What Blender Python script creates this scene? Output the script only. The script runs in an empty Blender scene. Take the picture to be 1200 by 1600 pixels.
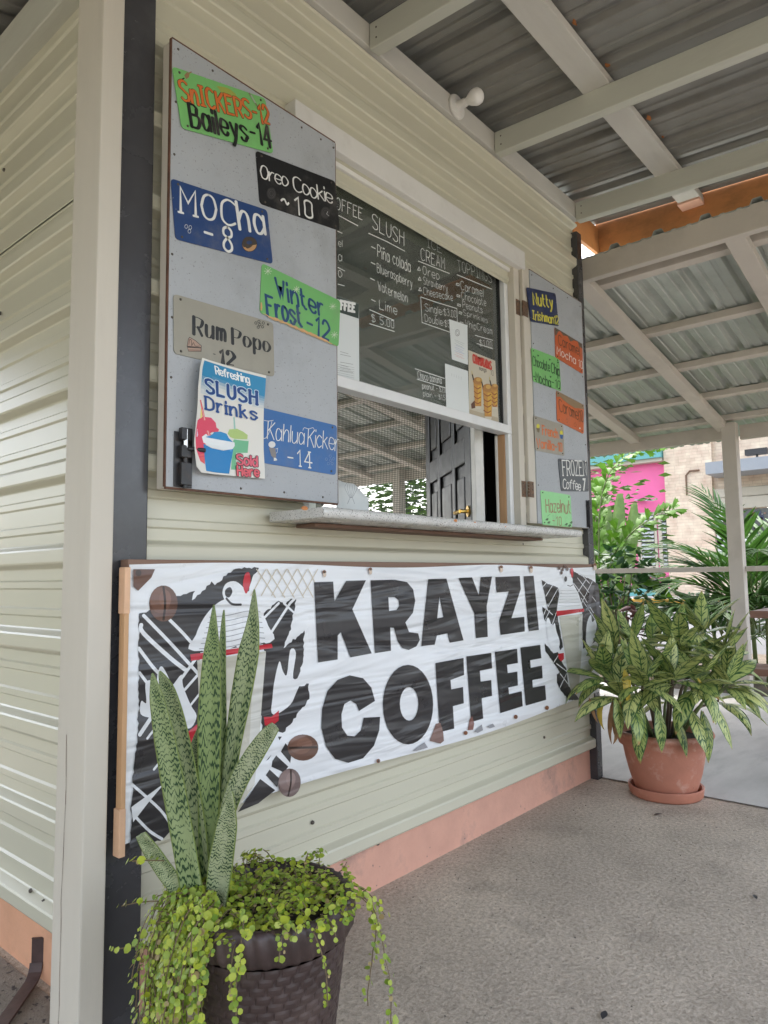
import bpy, math, random
from mathutils import Vector, Matrix
from mathutils.geometry import tessellate_polygon
random.seed(7)
R = math.radians
sc = bpy.context.scene
COL = sc.collection

# ---------------------------------------------------------------- camera, sky, sun, exposure
CAM = Vector((-0.861, -1.578, 1.0))
FPX = 1110.35
yaw, pit, rol = 0.862390723, 0.0910948906, -0.0135601626
_f = Vector((math.sin(yaw) * math.cos(pit), math.cos(yaw) * math.cos(pit), math.sin(pit)))
_r0 = Vector((math.cos(yaw), -math.sin(yaw), 0)); _u0 = _r0.cross(_f)
CR = math.cos(rol) * _r0 + math.sin(rol) * _u0
CU = -math.sin(rol) * _r0 + math.cos(rol) * _u0
CF = _f
cd = bpy.data.cameras.new('camera'); cam = bpy.data.objects.new('camera', cd); COL.objects.link(cam)
cd.sensor_fit = 'HORIZONTAL'; cd.sensor_width = 36; cd.lens = FPX / 1200 * 36
cd.clip_start = 0.02; cd.clip_end = 2000
cam.matrix_world = Matrix(((CR.x, CU.x, -CF.x, CAM.x), (CR.y, CU.y, -CF.y, CAM.y), (CR.z, CU.z, -CF.z, CAM.z), (0, 0, 0, 1)))
sc.camera = cam

SUN_FROM = Vector((0.30, 0.45, 0.85)).normalized()
w = bpy.data.worlds.new('World'); sc.world = w; w.use_nodes = True
nt = w.node_tree; nt.nodes.clear()
sky = nt.nodes.new('ShaderNodeTexSky'); sky.sky_type = 'NISHITA'; sky.sun_disc = False
sky.sun_elevation = math.asin(SUN_FROM.z); sky.sun_rotation = math.atan2(SUN_FROM.x, SUN_FROM.y)
sky.air_density = 1.0; sky.dust_density = 4.0; sky.ozone_density = 1.0
bgn = nt.nodes.new('ShaderNodeBackground'); bgn.inputs['Strength'].default_value = 0.15
# thin high cloud: greys the blue of the sky
hs = nt.nodes.new('ShaderNodeHueSaturation'); hs.inputs['Saturation'].default_value = 0.5
on = nt.nodes.new('ShaderNodeOutputWorld')
nt.links.new(sky.outputs[0], hs.inputs['Color']); nt.links.new(hs.outputs[0], bgn.inputs[0]); nt.links.new(bgn.outputs[0], on.inputs[0])
sd = bpy.data.lights.new('sun', 'SUN'); sd.energy = 0.8; sd.angle = R(12); sd.color = (1, 0.96, 0.9)
so = bpy.data.objects.new('sun', sd); COL.objects.link(so)
so.rotation_euler = SUN_FROM.to_track_quat('Z', 'Y').to_euler()
sc.view_settings.view_transform = 'Standard'; sc.view_settings.look = 'None'
sc.view_settings.gamma = 1; sc.view_settings.use_curve_mapping = False
sc.view_settings.exposure = 2.6
sc.cycles.max_bounces = 10; sc.cycles.diffuse_bounces = 6; sc.cycles.transparent_max_bounces = 24
sc.cycles.use_denoising = True

# ---------------------------------------------------------------- pixel of the photograph -> point on a real plane
def ray(p):
    return (p[0] - 600) / FPX * CR - (p[1] - 800) / FPX * CU + CF
def atX(p, x): d = ray(p); return CAM + d * ((x - CAM.x) / d.x)
def atY(p, y): d = ray(p); return CAM + d * ((y - CAM.y) / d.y)
def atZ(p, z): d = ray(p); return CAM + d * ((z - CAM.z) / d.z)
def atD(p, t): return CAM + ray(p) * t
def crop(x0, y0, s): return lambda *p: (x0 + p[0] / s, y0 + p[1] / s)

# ---------------------------------------------------------------- objects
def tag(o, label, cat, group=None):
    o['label'] = label; o['category'] = cat
    if group: o['group'] = group
    return o
def thing(name, loc, label, cat, group=None):
    o = bpy.data.objects.new(name, None); COL.objects.link(o); o.location = loc; o.empty_display_size = 0.1
    return tag(o, label, cat, group)
def root_loc(o):
    v = Vector((0, 0, 0))
    while o is not None:
        v += o.location; o = o.parent
    return v
class MB:
    """collects faces in world space; build() links them as one mesh object"""
    def __init__(s): s.v = []; s.f = []; s.c = []; s.uv = []; s.mi = []
    def add(s, vs, fs, col=None, uvs=None, mi=0):
        b = len(s.v); s.v += [Vector(p) for p in vs]
        for f in fs:
            s.f.append([b + i for i in f]); s.c.append(col or (1, 1, 1)); s.mi.append(mi)
            s.uv.append([uvs[i] for i in f] if uvs else None)
        return s
    def box(s, x0, x1, y0, y1, z0, z1, **k):
        return s.hexa([(x0, y0, z0), (x1, y0, z0), (x1, y1, z0), (x0, y1, z0), (x0, y0, z1), (x1, y0, z1), (x1, y1, z1), (x0, y1, z1)], **k)
    def hexa(s, v, **k):
        return s.add(v, [(3, 2, 1, 0), (4, 5, 6, 7), (0, 1, 5, 4), (1, 2, 6, 5), (2, 3, 7, 6), (3, 0, 4, 7)], **k)
    def beam(s, a, b, wd, ht, up=(0, 0, 1), **k):
        """bar from a to b: wd across, ht along up; a and b on the centre line"""
        a = Vector(a); b = Vector(b); d = (b - a).normalized(); u = Vector(up)
        sd_ = d.cross(u).normalized(); u = sd_.cross(d).normalized()
        q = [(-1, -1), (1, -1), (1, 1), (-1, 1)]
        vs = [p + sd_ * (i * wd / 2) + u * (j * ht / 2) for p in (a, b) for i, j in q]
        return s.add(vs, [(0, 1, 2, 3), (7, 6, 5, 4), (0, 4, 5, 1), (1, 5, 6, 2), (2, 6, 7, 3), (3, 7, 4, 0)], **k)
    def tube(s, pts, r, n=8, cap=True, **k):
        pts = [Vector(p) for p in pts]; rr = r if isinstance(r, (list, tuple)) else [r] * len(pts)
        rings = []; ref = Vector((0.31, 0.22, 0.92))
        for i, p in enumerate(pts):
            d = (pts[min(i + 1, len(pts) - 1)] - pts[max(i - 1, 0)]).normalized()
            if abs(d.dot(ref)) > 0.95: ref = Vector((0.9, -0.3, 0.1))
            x = d.cross(ref).normalized(); y = d.cross(x)
            rings.append([p + (x * math.cos(2 * math.pi * j / n) + y * math.sin(2 * math.pi * j / n)) * rr[i] for j in range(n)])
        vs = [q for rg in rings for q in rg]; fs = []
        for i in range(len(pts) - 1):
            for j in range(n):
                a = i * n + j; b = i * n + (j + 1) % n
                fs.append((a, b, b + n, a + n))
        if cap: fs += [tuple(range(n - 1, -1, -1)), tuple((len(pts) - 1) * n + j for j in range(n))]
        return s.add(vs, fs, **k)
    def lathe(s, c, prof, n=48, fn=None, **k):
        """profile [(r, z)] turned about the vertical through c; fn(angle, i, r) changes a radius"""
        vs = []; fs = []; m = len(prof)
        for i, (r, z) in enumerate(prof):
            for j in range(n):
                a = 2 * math.pi * j / n; q = fn(a, i, r) if fn else r
                vs.append((c[0] + q * math.cos(a), c[1] + q * math.sin(a), c[2] + z))
        for i in range(m - 1):
            for j in range(n):
                a = i * n + j; b = i * n + (j + 1) % n
                fs.append((a, b, b + n, a + n))
        uv = [(j / n, i / m) for i in range(m) for j in range(n)]
        return s.add(vs, fs, uvs=uv, **k)
    def cyl(s, a, b, r, n=12, **k): return s.tube([a, b], r, n, **k)
    def mesh(s, name, loc=Vector((0, 0, 0)), mats=(), smooth=False):
        me = bpy.data.meshes.new(name)
        me.from_pydata([tuple(p - loc) for p in s.v], [], s.f)
        if any(c != (1, 1, 1) for c in s.c):
            ca = me.color_attributes.new('Col', 'FLOAT_COLOR', 'CORNER')
            li = 0
            for f, c in zip(s.f, s.c):
                for _ in f: ca.data[li].color = (c[0], c[1], c[2], 1); li += 1
        if any(u is not None for u in s.uv):
            ul = me.uv_layers.new(name='UVMap'); li = 0
            for f, u in zip(s.f, s.uv):
                for i in range(len(f)):
                    if u: ul.data[li].uv = u[i]
                    li += 1
        for m in mats: me.materials.append(m)
        if len(mats) > 1:
            for p, i in zip(me.polygons, s.mi): p.material_index = i
        if smooth:
            for p in me.polygons: p.use_smooth = True
        me.update()
        return me
    def build(s, name, mat, parent=None, bevel=0, smooth=False, kind=None, seg=2):
        loc = root_loc(parent) if parent else Vector((0, 0, 0))
        mats = mat if isinstance(mat, (list, tuple)) else [mat]
        o = bpy.data.objects.new(name, s.mesh(name, loc, mats, smooth)); COL.objects.link(o)
        if parent: o.parent = parent
        if bevel:
            b = o.modifiers.new('bevel', 'BEVEL'); b.width = bevel; b.segments = seg; b.limit_method = 'ANGLE'; b.angle_limit = R(40)
        if kind: o['kind'] = kind
        return o
def link_copy(me, name, parent, mw):
    o = bpy.data.objects.new(name, me); COL.objects.link(o); o.parent = parent
    o.matrix_local = Matrix.Translation(-root_loc(parent)) @ mw if parent else mw
    return o

# ---------------------------------------------------------------- materials
MATS = {}
def mat(name, base, rough=0.5, var=0.12, scale=3.0, bump=0.15, bscale=80, metallic=0.0, spec=0.5, stain=None, stain_scale=2.0, stain_amt=0.5,
        stretch=(1, 1, 1), coord='Object', speck=None, speck_scale=220, speck_cut=0.68, bdist=0.002, vcol=False, detail=6, transl=0.0, grit=None, rvar=0.1):
    m = bpy.data.materials.new(name); m.use_nodes = True; n = m.node_tree; N = n.nodes; L = n.links
    bs = N['Principled BSDF']; bs.inputs['Metallic'].default_value = metallic
    bs.inputs['Specular IOR Level'].default_value = spec
    tc = N.new('ShaderNodeTexCoord'); mp = N.new('ShaderNodeMapping'); L.new(tc.outputs[coord], mp.inputs[0])
    mp.inputs['Scale'].default_value = stretch
    def noise(sc_, det=detail, ro=0.6):
        t = N.new('ShaderNodeTexNoise'); t.inputs['Scale'].default_value = sc_; t.inputs['Detail'].default_value = det
        t.inputs['Roughness'].default_value = ro; L.new(mp.outputs[0], t.inputs[0]); return t.outputs[0]
    def ramp(src, a, b):
        r = N.new('ShaderNodeMapRange'); r.inputs[1].default_value = a; r.inputs[2].default_value = b; L.new(src, r.inputs[0]); return r.outputs[0]
    def mix(fac, a, b, mode='MIX'):
        x = N.new('ShaderNodeMix'); x.data_type = 'RGBA'; x.blend_type = mode
        for sck, v in ((x.inputs[0], fac), (x.inputs[6], a), (x.inputs[7], b)):
            if hasattr(v, 'links'): L.new(v, sck)
            elif isinstance(v, (int, float)): sck.default_value = v
            else: sck.default_value = (*v, 1)
        return x.outputs[2]
    n1 = ramp(noise(scale), 0.3, 0.7)
    lo = tuple(c * (1 - var) for c in base); hi = tuple(min(1, c * (1 + var)) for c in base)
    col = mix(n1, lo, hi)
    if vcol:
        at = N.new('ShaderNodeVertexColor'); at.layer_name = 'Col'
        col = mix(1.0, at.outputs[0], col, 'MULTIPLY')
    if stain:
        s1 = ramp(noise(stain_scale, 8, 0.68), 0.52, 0.72)
        mm = N.new('ShaderNodeMath'); mm.operation = 'MULTIPLY'; L.new(s1, mm.inputs[0]); mm.inputs[1].default_value = stain_amt
        col = mix(mm.outputs[0], col, stain)
    if speck:
        s2 = ramp(noise(speck_scale, 2, 0.5), speck_cut, speck_cut + 0.05)
        col = mix(s2, col, speck)
    if grit:
        s3 = ramp(noise(grit[1], 9, 0.85), 0.38, 0.62)
        col = mix(s3, col, grit[0], 'MULTIPLY')
    L.new(col, bs.inputs['Base Color'])
    rg = ramp(noise(scale * 2.3), 0.25, 0.75)
    rr = N.new('ShaderNodeMapRange'); L.new(rg, rr.inputs[0]); rr.inputs[3].default_value = max(0.02, rough - rvar); rr.inputs[4].default_value = min(1, rough + rvar)
    L.new(rr.outputs[0], bs.inputs['Roughness'])
    if bump:
        b = N.new('ShaderNodeBump'); b.inputs['Strength'].default_value = bump; b.inputs['Distance'].default_value = bdist
        L.new(noise(bscale, 5, 0.65), b.inputs['Height']); L.new(b.outputs[0], bs.inputs['Normal'])
    if transl:
        tr = N.new('ShaderNodeBsdfTranslucent'); L.new(col, tr.inputs[0]); ms = N.new('ShaderNodeMixShader'); ms.inputs[0].default_value = transl
        L.new(bs.outputs[0], ms.inputs[1]); L.new(tr.outputs[0], ms.inputs[2]); L.new(ms.outputs[0], N['Material Output'].inputs[0])
    MATS[name] = m
    return m
cream = mat('cream_metal', (0.575, 0.55, 0.43), 0.31, 0.03, 0.7, 0.04, 4, spec=0.55, detail=2, rvar=0.025, bdist=0.004)
wood = mat('painted_timber', (0.60, 0.55, 0.465), 0.62, 0.09, 2.5, 0.6, 26, stretch=(1, 1, 0.12), stain=(0.42, 0.37, 0.31), stain_scale=5, stain_amt=0.45, bdist=0.002)
woodh = mat('painted_rafter', (0.525, 0.525, 0.455), 0.66, 0.09, 2.5, 0.5, 30, stretch=(1, 0.15, 1), stain=(0.36, 0.34, 0.29), stain_scale=5, stain_amt=0.5, bdist=0.002)
woodx = mat('painted_purlin', (0.57, 0.55, 0.5), 0.66, 0.09, 2.5, 0.5, 30, stretch=(0.15, 1, 1), stain=(0.36, 0.34, 0.29), stain_scale=5, stain_amt=0.4, bdist=0.002)
annexw = mat('annex_timber', (0.55, 0.50, 0.44), 0.6, 0.08, 2.5, 0.4, 30, stretch=(0.4, 0.4, 0.4), stain=(0.36, 0.32, 0.27), stain_scale=6, stain_amt=0.45)
whitep = mat('white_paint', (0.72, 0.70, 0.66), 0.5, 0.05, 3, 0.25, 40, stain=(0.45, 0.42, 0.36), stain_scale=4, stain_amt=0.4)
alu = mat('white_aluminium', (0.74, 0.74, 0.73), 0.35, 0.04, 4, 0.05, 30, stain=(0.5, 0.49, 0.46), stain_scale=6, stain_amt=0.3)
darkst = mat('dark_steel', (0.05, 0.049, 0.053), 0.26, 0.2, 2.5, 0.15, 12, spec=0.6, stain=(0.11, 0.11, 0.115), stain_scale=3.5, stain_amt=0.5, speck=(0.5, 0.48, 0.45), speck_scale=120, speck_cut=0.80)
blackm = mat('black_iron', (0.022, 0.021, 0.022), 0.4, 0.2, 8, 0.2, 60, spec=0.5, stain=(0.09, 0.05, 0.03), stain_scale=30, stain_amt=0.4)
blackg = mat('black_gasket', (0.012, 0.012, 0.013), 0.6, 0.1)
rusty = mat('rusty_steel', (0.17, 0.11, 0.075), 0.6, 0.35, 60, 0.4, 150, metallic=0.4, stain=(0.30, 0.13, 0.05), stain_scale=40, stain_amt=0.7)
chrome = mat('worn_chrome', (0.6, 0.58, 0.55), 0.25, 0.1, 20, 0.05, 60, metallic=1.0)
screwm = mat('screw_head', (0.10, 0.085, 0.07), 0.5, 0.3, 40, 0.1, metallic=0.5)
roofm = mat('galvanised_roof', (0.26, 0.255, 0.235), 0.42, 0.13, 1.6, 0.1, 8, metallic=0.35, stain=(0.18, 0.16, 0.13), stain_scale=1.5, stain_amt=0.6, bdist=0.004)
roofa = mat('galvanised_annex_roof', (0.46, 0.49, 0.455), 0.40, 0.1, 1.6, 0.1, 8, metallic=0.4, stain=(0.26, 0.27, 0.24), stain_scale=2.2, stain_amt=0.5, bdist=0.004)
panelm = mat('grey_plywood', (0.40, 0.415, 0.43), 0.6, 0.08, 2.2, 0.55, 170, stain=(0.24, 0.24, 0.23), stain_scale=3.0, stain_amt=0.5, speck=(0.27, 0.27, 0.27), speck_scale=170, speck_cut=0.66, bdist=0.0015)
plyedge = mat('plywood_edge', (0.13, 0.06, 0.035), 0.7, 0.3, 30, 0.3)
rawwood = mat('raw_pine', (0.56, 0.33, 0.17), 0.6, 0.2, 8, 0.3, 40, stretch=(1, 1, 0.1), stain=(0.30, 0.15, 0.07), stain_scale=10, stain_amt=0.5)
brownwood = mat('weathered_batten', (0.20, 0.12, 0.085), 0.7, 0.3, 6, 0.4, 40, stretch=(0.1, 1, 1), stain=(0.12, 0.08, 0.06), stain_scale=8)
pinkpl = mat('salmon_plinth', (0.66, 0.36, 0.265), 0.75, 0.13, 4, 0.55, 70, stain=(0.30, 0.20, 0.165), stain_scale=4.0, stain_amt=0.9, speck=(0.2, 0.15, 0.13), speck_scale=60, speck_cut=0.72, bdist=0.003)
orangepl = mat('orange_plinth', (0.72, 0.37, 0.22), 0.72, 0.1, 4, 0.4, 70, stain=(0.45, 0.24, 0.15), stain_scale=6, stain_amt=0.5, bdist=0.003)
orangew = mat('orange_fascia', (0.60, 0.25, 0.085), 0.55, 0.15, 3, 0.3, 30, stain=(0.25, 0.11, 0.04), stain_scale=5, stain_amt=0.8, stretch=(1, 0.5, 1))
peach = mat('peach_timber', (0.72, 0.42, 0.30), 0.6, 0.1, 5, 0.3)
shelfm = mat('speckled_laminate', (0.60, 0.59, 0.56), 0.28, 0.06, 4, 0.08, 30, spec=0.5, speck=(0.13, 0.12, 0.11), speck_scale=260, speck_cut=0.60, stain=(0.45, 0.42, 0.37), stain_scale=5, stain_amt=0.5)
concm = mat('rough_concrete', (0.64, 0.55, 0.45), 0.85, 0.22, 1.3, 1.0, 70, stain=(0.26, 0.22, 0.175), stain_scale=2.4, stain_amt=0.5, speck=(0.09, 0.078, 0.068), speck_scale=62, speck_cut=0.70, bdist=0.006, grit=((0.47, 0.46, 0.44), 70))
slabm = mat('smooth_concrete', (0.43, 0.42, 0.40), 0.6, 0.16, 1.6, 0.4, 22, stretch=(1.0, 3.0, 1), stain=(0.24, 0.235, 0.23), stain_scale=1.4, stain_amt=0.65, bdist=0.004)
soilm = mat('gritty_soil', (0.25, 0.215, 0.175), 0.9, 0.35, 5, 1.0, 90, stain=(0.40, 0.37, 0.33), stain_scale=5, stain_amt=0.6, speck=(0.06, 0.05, 0.045), speck_scale=60, speck_cut=0.6, bdist=0.008)
earthm = mat('planting_earth', (0.10, 0.075, 0.05), 0.95, 0.3, 5, 0.8, 40, bdist=0.02)
roadm = mat('asphalt', (0.058, 0.058, 0.061), 0.8, 0.12, 0.3, 0.4, 40, stain=(0.13, 0.13, 0.135), stain_scale=0.25, stain_amt=0.5)
pavem = mat('sidewalk', (0.36, 0.35, 0.33), 0.8, 0.1, 0.6, 0.3, 30)
landm = mat('dry_land', (0.085, 0.085, 0.05), 0.9, 0.25, 0.05, 0.3, 3)
yellowm = mat('yellow_kerb_paint', (0.42, 0.22, 0.02), 0.7, 0.15, 1.5, 0.2, 20, stain=(0.33, 0.27, 0.17), stain_scale=0.8, stain_amt=0.8)
printm = mat('print', (1, 1, 1), 0.5, 0.03, 6, 0.0, vcol=True)
paintm = mat('sign_paint', (1, 1, 1), 0.40, 0.10, 9, 0.25, 60, vcol=True, stain=(0.22, 0.20, 0.17), stain_scale=11, stain_amt=0.28, speck=(0.30, 0.28, 0.25), speck_scale=140, speck_cut=0.74)
chalkm = mat('chalk_pen', (0.80, 0.81, 0.79), 0.8, 0.12, 60, 0.0)
paperm = mat('white_paper', (0.70, 0.72, 0.71), 0.55, 0.05, 8, 0.1, 30)
terram = mat('terracotta', (0.46, 0.185, 0.12), 0.6, 0.18, 4, 0.35, 50, stain=(0.62, 0.42, 0.34), stain_scale=9, stain_amt=0.95, speck=(0.22, 0.12, 0.09), speck_scale=70, speck_cut=.72, bdist=0.002)
weavem = mat('brown_woven_plastic', (0.05, 0.031, 0.028), 0.42, 0.25, 20, 0.2, 120, stain=(0.14, 0.10, 0.085), stain_scale=9, stain_amt=0.5)
pottingm = mat('potting_soil', (0.035, 0.025, 0.018), 0.95, 0.4, 40, 1.0, 120, bdist=0.01)
blackdoor = mat('black_varnished_door', (0.010, 0.009, 0.0095), 0.36, 0.3, 5, 0.15, 40, stain=(0.05, 0.046, 0.045), stain_scale=9, stain_amt=0.5)
brass = mat('brass', (0.75, 0.48, 0.12), 0.25, 0.1, 10, 0.0, metallic=1.0)
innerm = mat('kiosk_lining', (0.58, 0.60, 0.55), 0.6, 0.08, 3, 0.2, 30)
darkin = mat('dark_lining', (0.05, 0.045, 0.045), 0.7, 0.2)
meshm = mat('screen_wire', (0.09, 0.09, 0.09), 0.5, 0.1, metallic=0.5)
bulbm = mat('frosted_bulb', (0.82, 0.80, 0.76), 0.35, 0.02)
hotpink = mat('pink_render', (0.68, 0.13, 0.30), 0.75, 0.07, 0.5, 0.15, 8)
teal = mat('teal_render', (0.12, 0.34, 0.33), 0.7, 0.06, 0.5, 0.1)
creamtrim = mat('cream_trim', (0.42, 0.38, 0.30), 0.6, 0.05)
slatm = mat('white_louvre', (0.42, 0.43, 0.42), 0.4, 0.04)
shopdark = mat('dark_shop_interior', (0.02, 0.022, 0.022), 0.4, 0.1)
greyglass = mat('shop_glass', (0.03, 0.035, 0.035), 0.08, 0.1, bump=0, spec=0.8)
canopym = mat('canopy_edge', (0.27, 0.285, 0.30), 0.5, 0.05)
tablem = mat('brown_table', (0.24, 0.125, 0.09), 0.5, 0.2, 4, 0.2, 30, stretch=(1, 0.1, 1))
barkm = mat('bark', (0.13, 0.10, 0.07), 0.9, 0.3, 12, 0.6, 40, bdist=0.01)
stemm = mat('green_stem', (0.16, 0.20, 0.07), 0.6, 0.2, 20, 0.1)
vinem = mat('vine_stem', (0.16, 0.115, 0.06), 0.7, 0.25, 40, 0.1)
dryleafm = mat('dry_leaf', (0.33, 0.185, 0.09), 0.8, 0.3, 30, 0.3, 60, transl=0.2)
yellowleaf = mat('yellow_leaf', (0.60, 0.44, 0.07), 0.5, 0.25, 18, 0.1, transl=0.25, stain=(0.33, 0.36, 0.06), stain_scale=14)
whiteceil = mat('white_ceiling_board', (0.66, 0.68, 0.63), 0.6, 0.06)
magenta = mat('purple_leaf', (0.07, 0.022, 0.02), 0.45, 0.3, 20, 0.1, transl=0.15)
def leafm(name, base, var=0.3, transl=0.3, rough=0.5, scale=6):
    return mat(name, base, rough, var, scale, 0.1, 40, transl=transl, spec=0.22)
fishm = leafm('fishtail_leaf', (0.095, 0.225, 0.016))
arecam = leafm('palm_leaflet', (0.042, 0.105, 0.018))
shrubm = leafm('dark_shrub_leaf', (0.024, 0.07, 0.02), transl=0.15)
bananam = leafm('banana_leaf', (0.14, 0.22, 0.065))
treem = leafm('tree_leaf', (0.06, 0.12, 0.02), 0.5, 0.3, 0.5, 1.5)
creepm = mat('creeper_leaf', (1, 1, 1), 0.42, 0.1, 40, 0.1, 60, vcol=True, transl=0.28)

def leaf_pattern(name, kind):
    """patterned leaves: u across, v along the blade"""
    m = bpy.data.materials.new(name); m.use_nodes = True; n = m.node_tree; N = n.nodes; L = n.links; bs = N['Principled BSDF']
    uv = N.new('ShaderNodeUVMap'); uv.uv_map = 'UVMap'
    tc = N.new('ShaderNodeTexCoord')
    def math_(op, a, b=None):
        x = N.new('ShaderNodeMath'); x.operation = op
        for s_, v in zip(x.inputs, (a, b)):
            if v is None: continue
            if hasattr(v, 'links'): L.new(v, s_)
            else: s_.default_value = v
        return x.outputs[0]
    def mix(f, a, b):
        x = N.new('ShaderNodeMix'); x.data_type = 'RGBA'
        for s_, v in ((x.inputs[0], f), (x.inputs[6], a), (x.inputs[7], b)):
            if hasattr(v, 'links'): L.new(v, s_)
            else: s_.default_value = (*v, 1)
        return x.outputs[2]
    def mr(x, a, b):
        r = N.new('ShaderNodeMapRange'); L.new(x, r.inputs[0]); r.inputs[1].default_value = a; r.inputs[2].default_value = b; return r.outputs[0]
    oi = N.new('ShaderNodeObjectInfo')
    sp = N.new('ShaderNodeSeparateXYZ'); L.new(uv.outputs[0], sp.inputs[0])
    def nz(vec, s_, d=3.0):
        t = N.new('ShaderNodeTexNoise'); t.inputs['Scale'].default_value = s_; t.inputs['Detail'].default_value = d; L.new(vec, t.inputs[0]); return t.outputs[0]
    if kind == 'snake':
        mp = N.new('ShaderNodeMapping'); mp.inputs['Scale'].default_value = (7.0, 16, 1); L.new(uv.outputs[0], mp.inputs[0])
        a = nz(mp.outputs[0], 1.0, 4)
        mp2 = N.new('ShaderNodeMapping'); mp2.inputs['Scale'].default_value = (1.6, 7, 1); L.new(uv.outputs[0], mp2.inputs[0])
        b = nz(mp2.outputs[0], 1.0, 2)
        tri = math_('PINGPONG', math_('MULTIPLY', sp.outputs[0], 4.0), 0.5)
        ph = math_('ADD', math_('MULTIPLY', sp.outputs[1], 40.0), math_('ADD', math_('MULTIPLY', a, 3.2), math_('MULTIPLY', tri, 0.9)))
        wv = math_('SINE', math_('MULTIPLY', ph, 6.283))
        band = mr(math_('ADD', wv, math_('MULTIPLY', math_('SUBTRACT', b, 0.5), 3.4)), 0.35, 0.75)
        c1 = mix(b, (0.42, 0.48, 0.32), (0.19, 0.27, 0.10))
        # older leaves are yellower, and each fades darker towards its base where the bands close up
        tone = mix(oi.outputs['Random'], (1.25, 1.12, 1.15), (0.72, 0.8, 0.5))
        cm = N.new('ShaderNodeMix'); cm.data_type = 'RGBA'; cm.blend_type = 'MULTIPLY'; cm.inputs[0].default_value = 1; L.new(c1, cm.inputs[6]); L.new(tone, cm.inputs[7])
        col = mix(band, cm.outputs[2], (0.022, 0.06, 0.022))
        edge = math_('ABSOLUTE', math_('SUBTRACT', sp.outputs[0], 0.5))
        col = mix(mr(edge, 0.45, 0.48), col, (0.19, 0.25, 0.06))
        rough = 0.38
    else:
        # silver-green blade with dark feathered streaks slanting off the midrib
        e = math_('ABSOLUTE', math_('SUBTRACT', sp.outputs[0], 0.5))
        cb = N.new('ShaderNodeCombineXYZ'); L.new(math_('MULTIPLY', e, 3.4), cb.inputs[0]); L.new(math_('MULTIPLY', math_('SUBTRACT', sp.outputs[1], math_('MULTIPLY', e, 0.38)), 22.0), cb.inputs[1])
        L.new(math_('MULTIPLY', oi.outputs['Random'], 37.0), cb.inputs[2])
        a = nz(cb.outputs[0], 1.0, 4)
        cen = mr(e, 0.02, 0.05)
        streak = mr(a, 0.505, 0.60)
        pale = mix(oi.outputs['Random'], (0.64, 0.66, 0.26), (0.32, 0.41, 0.11))
        col = mix(streak, pale, (0.035, 0.105, 0.03))
        col = mix(mr(e, 0.40, 0.47), col, (0.05, 0.13, 0.04))
        col = mix(cen, (0.07, 0.16, 0.05), col)
        # tips dry out
        col = mix(mr(math_('ADD', sp.outputs[1], math_('MULTIPLY', oi.outputs['Random'], 0.08)), 0.99, 1.03), col, (0.42, 0.27, 0.10))
        rough = 0.36
    L.new(col, bs.inputs['Base Color']); bs.inputs['Roughness'].default_value = rough
    bp = N.new('ShaderNodeBump'); bp.inputs['Strength'].default_value = 0.25; bp.inputs['Distance'].default_value = 0.003
    L.new(nz(tc.outputs['Object'], 45, 4), bp.inputs['Height']); L.new(bp.outputs[0], bs.inputs['Normal'])
    tr = N.new('ShaderNodeBsdfTranslucent'); L.new(col, tr.inputs[0]); ms = N.new('ShaderNodeMixShader'); ms.inputs[0].default_value = 0.18
    L.new(bs.outputs[0], ms.inputs[1]); L.new(tr.outputs[0], ms.inputs[2]); L.new(ms.outputs[0], N['Material Output'].inputs[0])
    return m
snakem = leaf_pattern('snake_leaf', 'snake'); agm = leaf_pattern('silver_green_leaf', 'ag')

def banner_material(name, vcol):
    m = mat(name, (0.74, 0.75, 0.76) if not vcol else (1, 1, 1), 0.32, 0.03, 3, 0.0, vcol=vcol, spec=0.5)
    n = m.node_tree; N = n.nodes; L = n.links; bs = N['Principled BSDF']
    tc = N.new('ShaderNodeTexCoord'); mp = N.new('ShaderNodeMapping'); mp.inputs['Scale'].default_value = (1.7, 1, 13); mp.inputs['Rotation'].default_value = (0, R(-8), 0)
    L.new(tc.outputs['Object'], mp.inputs[0])
    t = N.new('ShaderNodeTexNoise'); t.inputs['Scale'].default_value = 1.0; t.inputs['Detail'].default_value = 2.5; t.inputs['Distortion'].default_value = 0.6; L.new(mp.outputs[0], t.inputs[0])
    b = N.new('ShaderNodeBump'); b.inputs['Strength'].default_value = 0.85; b.inputs['Distance'].default_value = 0.035
    L.new(t.outputs[0], b.inputs['Height']); L.new(b.outputs[0], bs.inputs['Normal'])
    return m
vinylm = banner_material('banner_vinyl', False); vinylprint = banner_material('banner_print', True)

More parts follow.
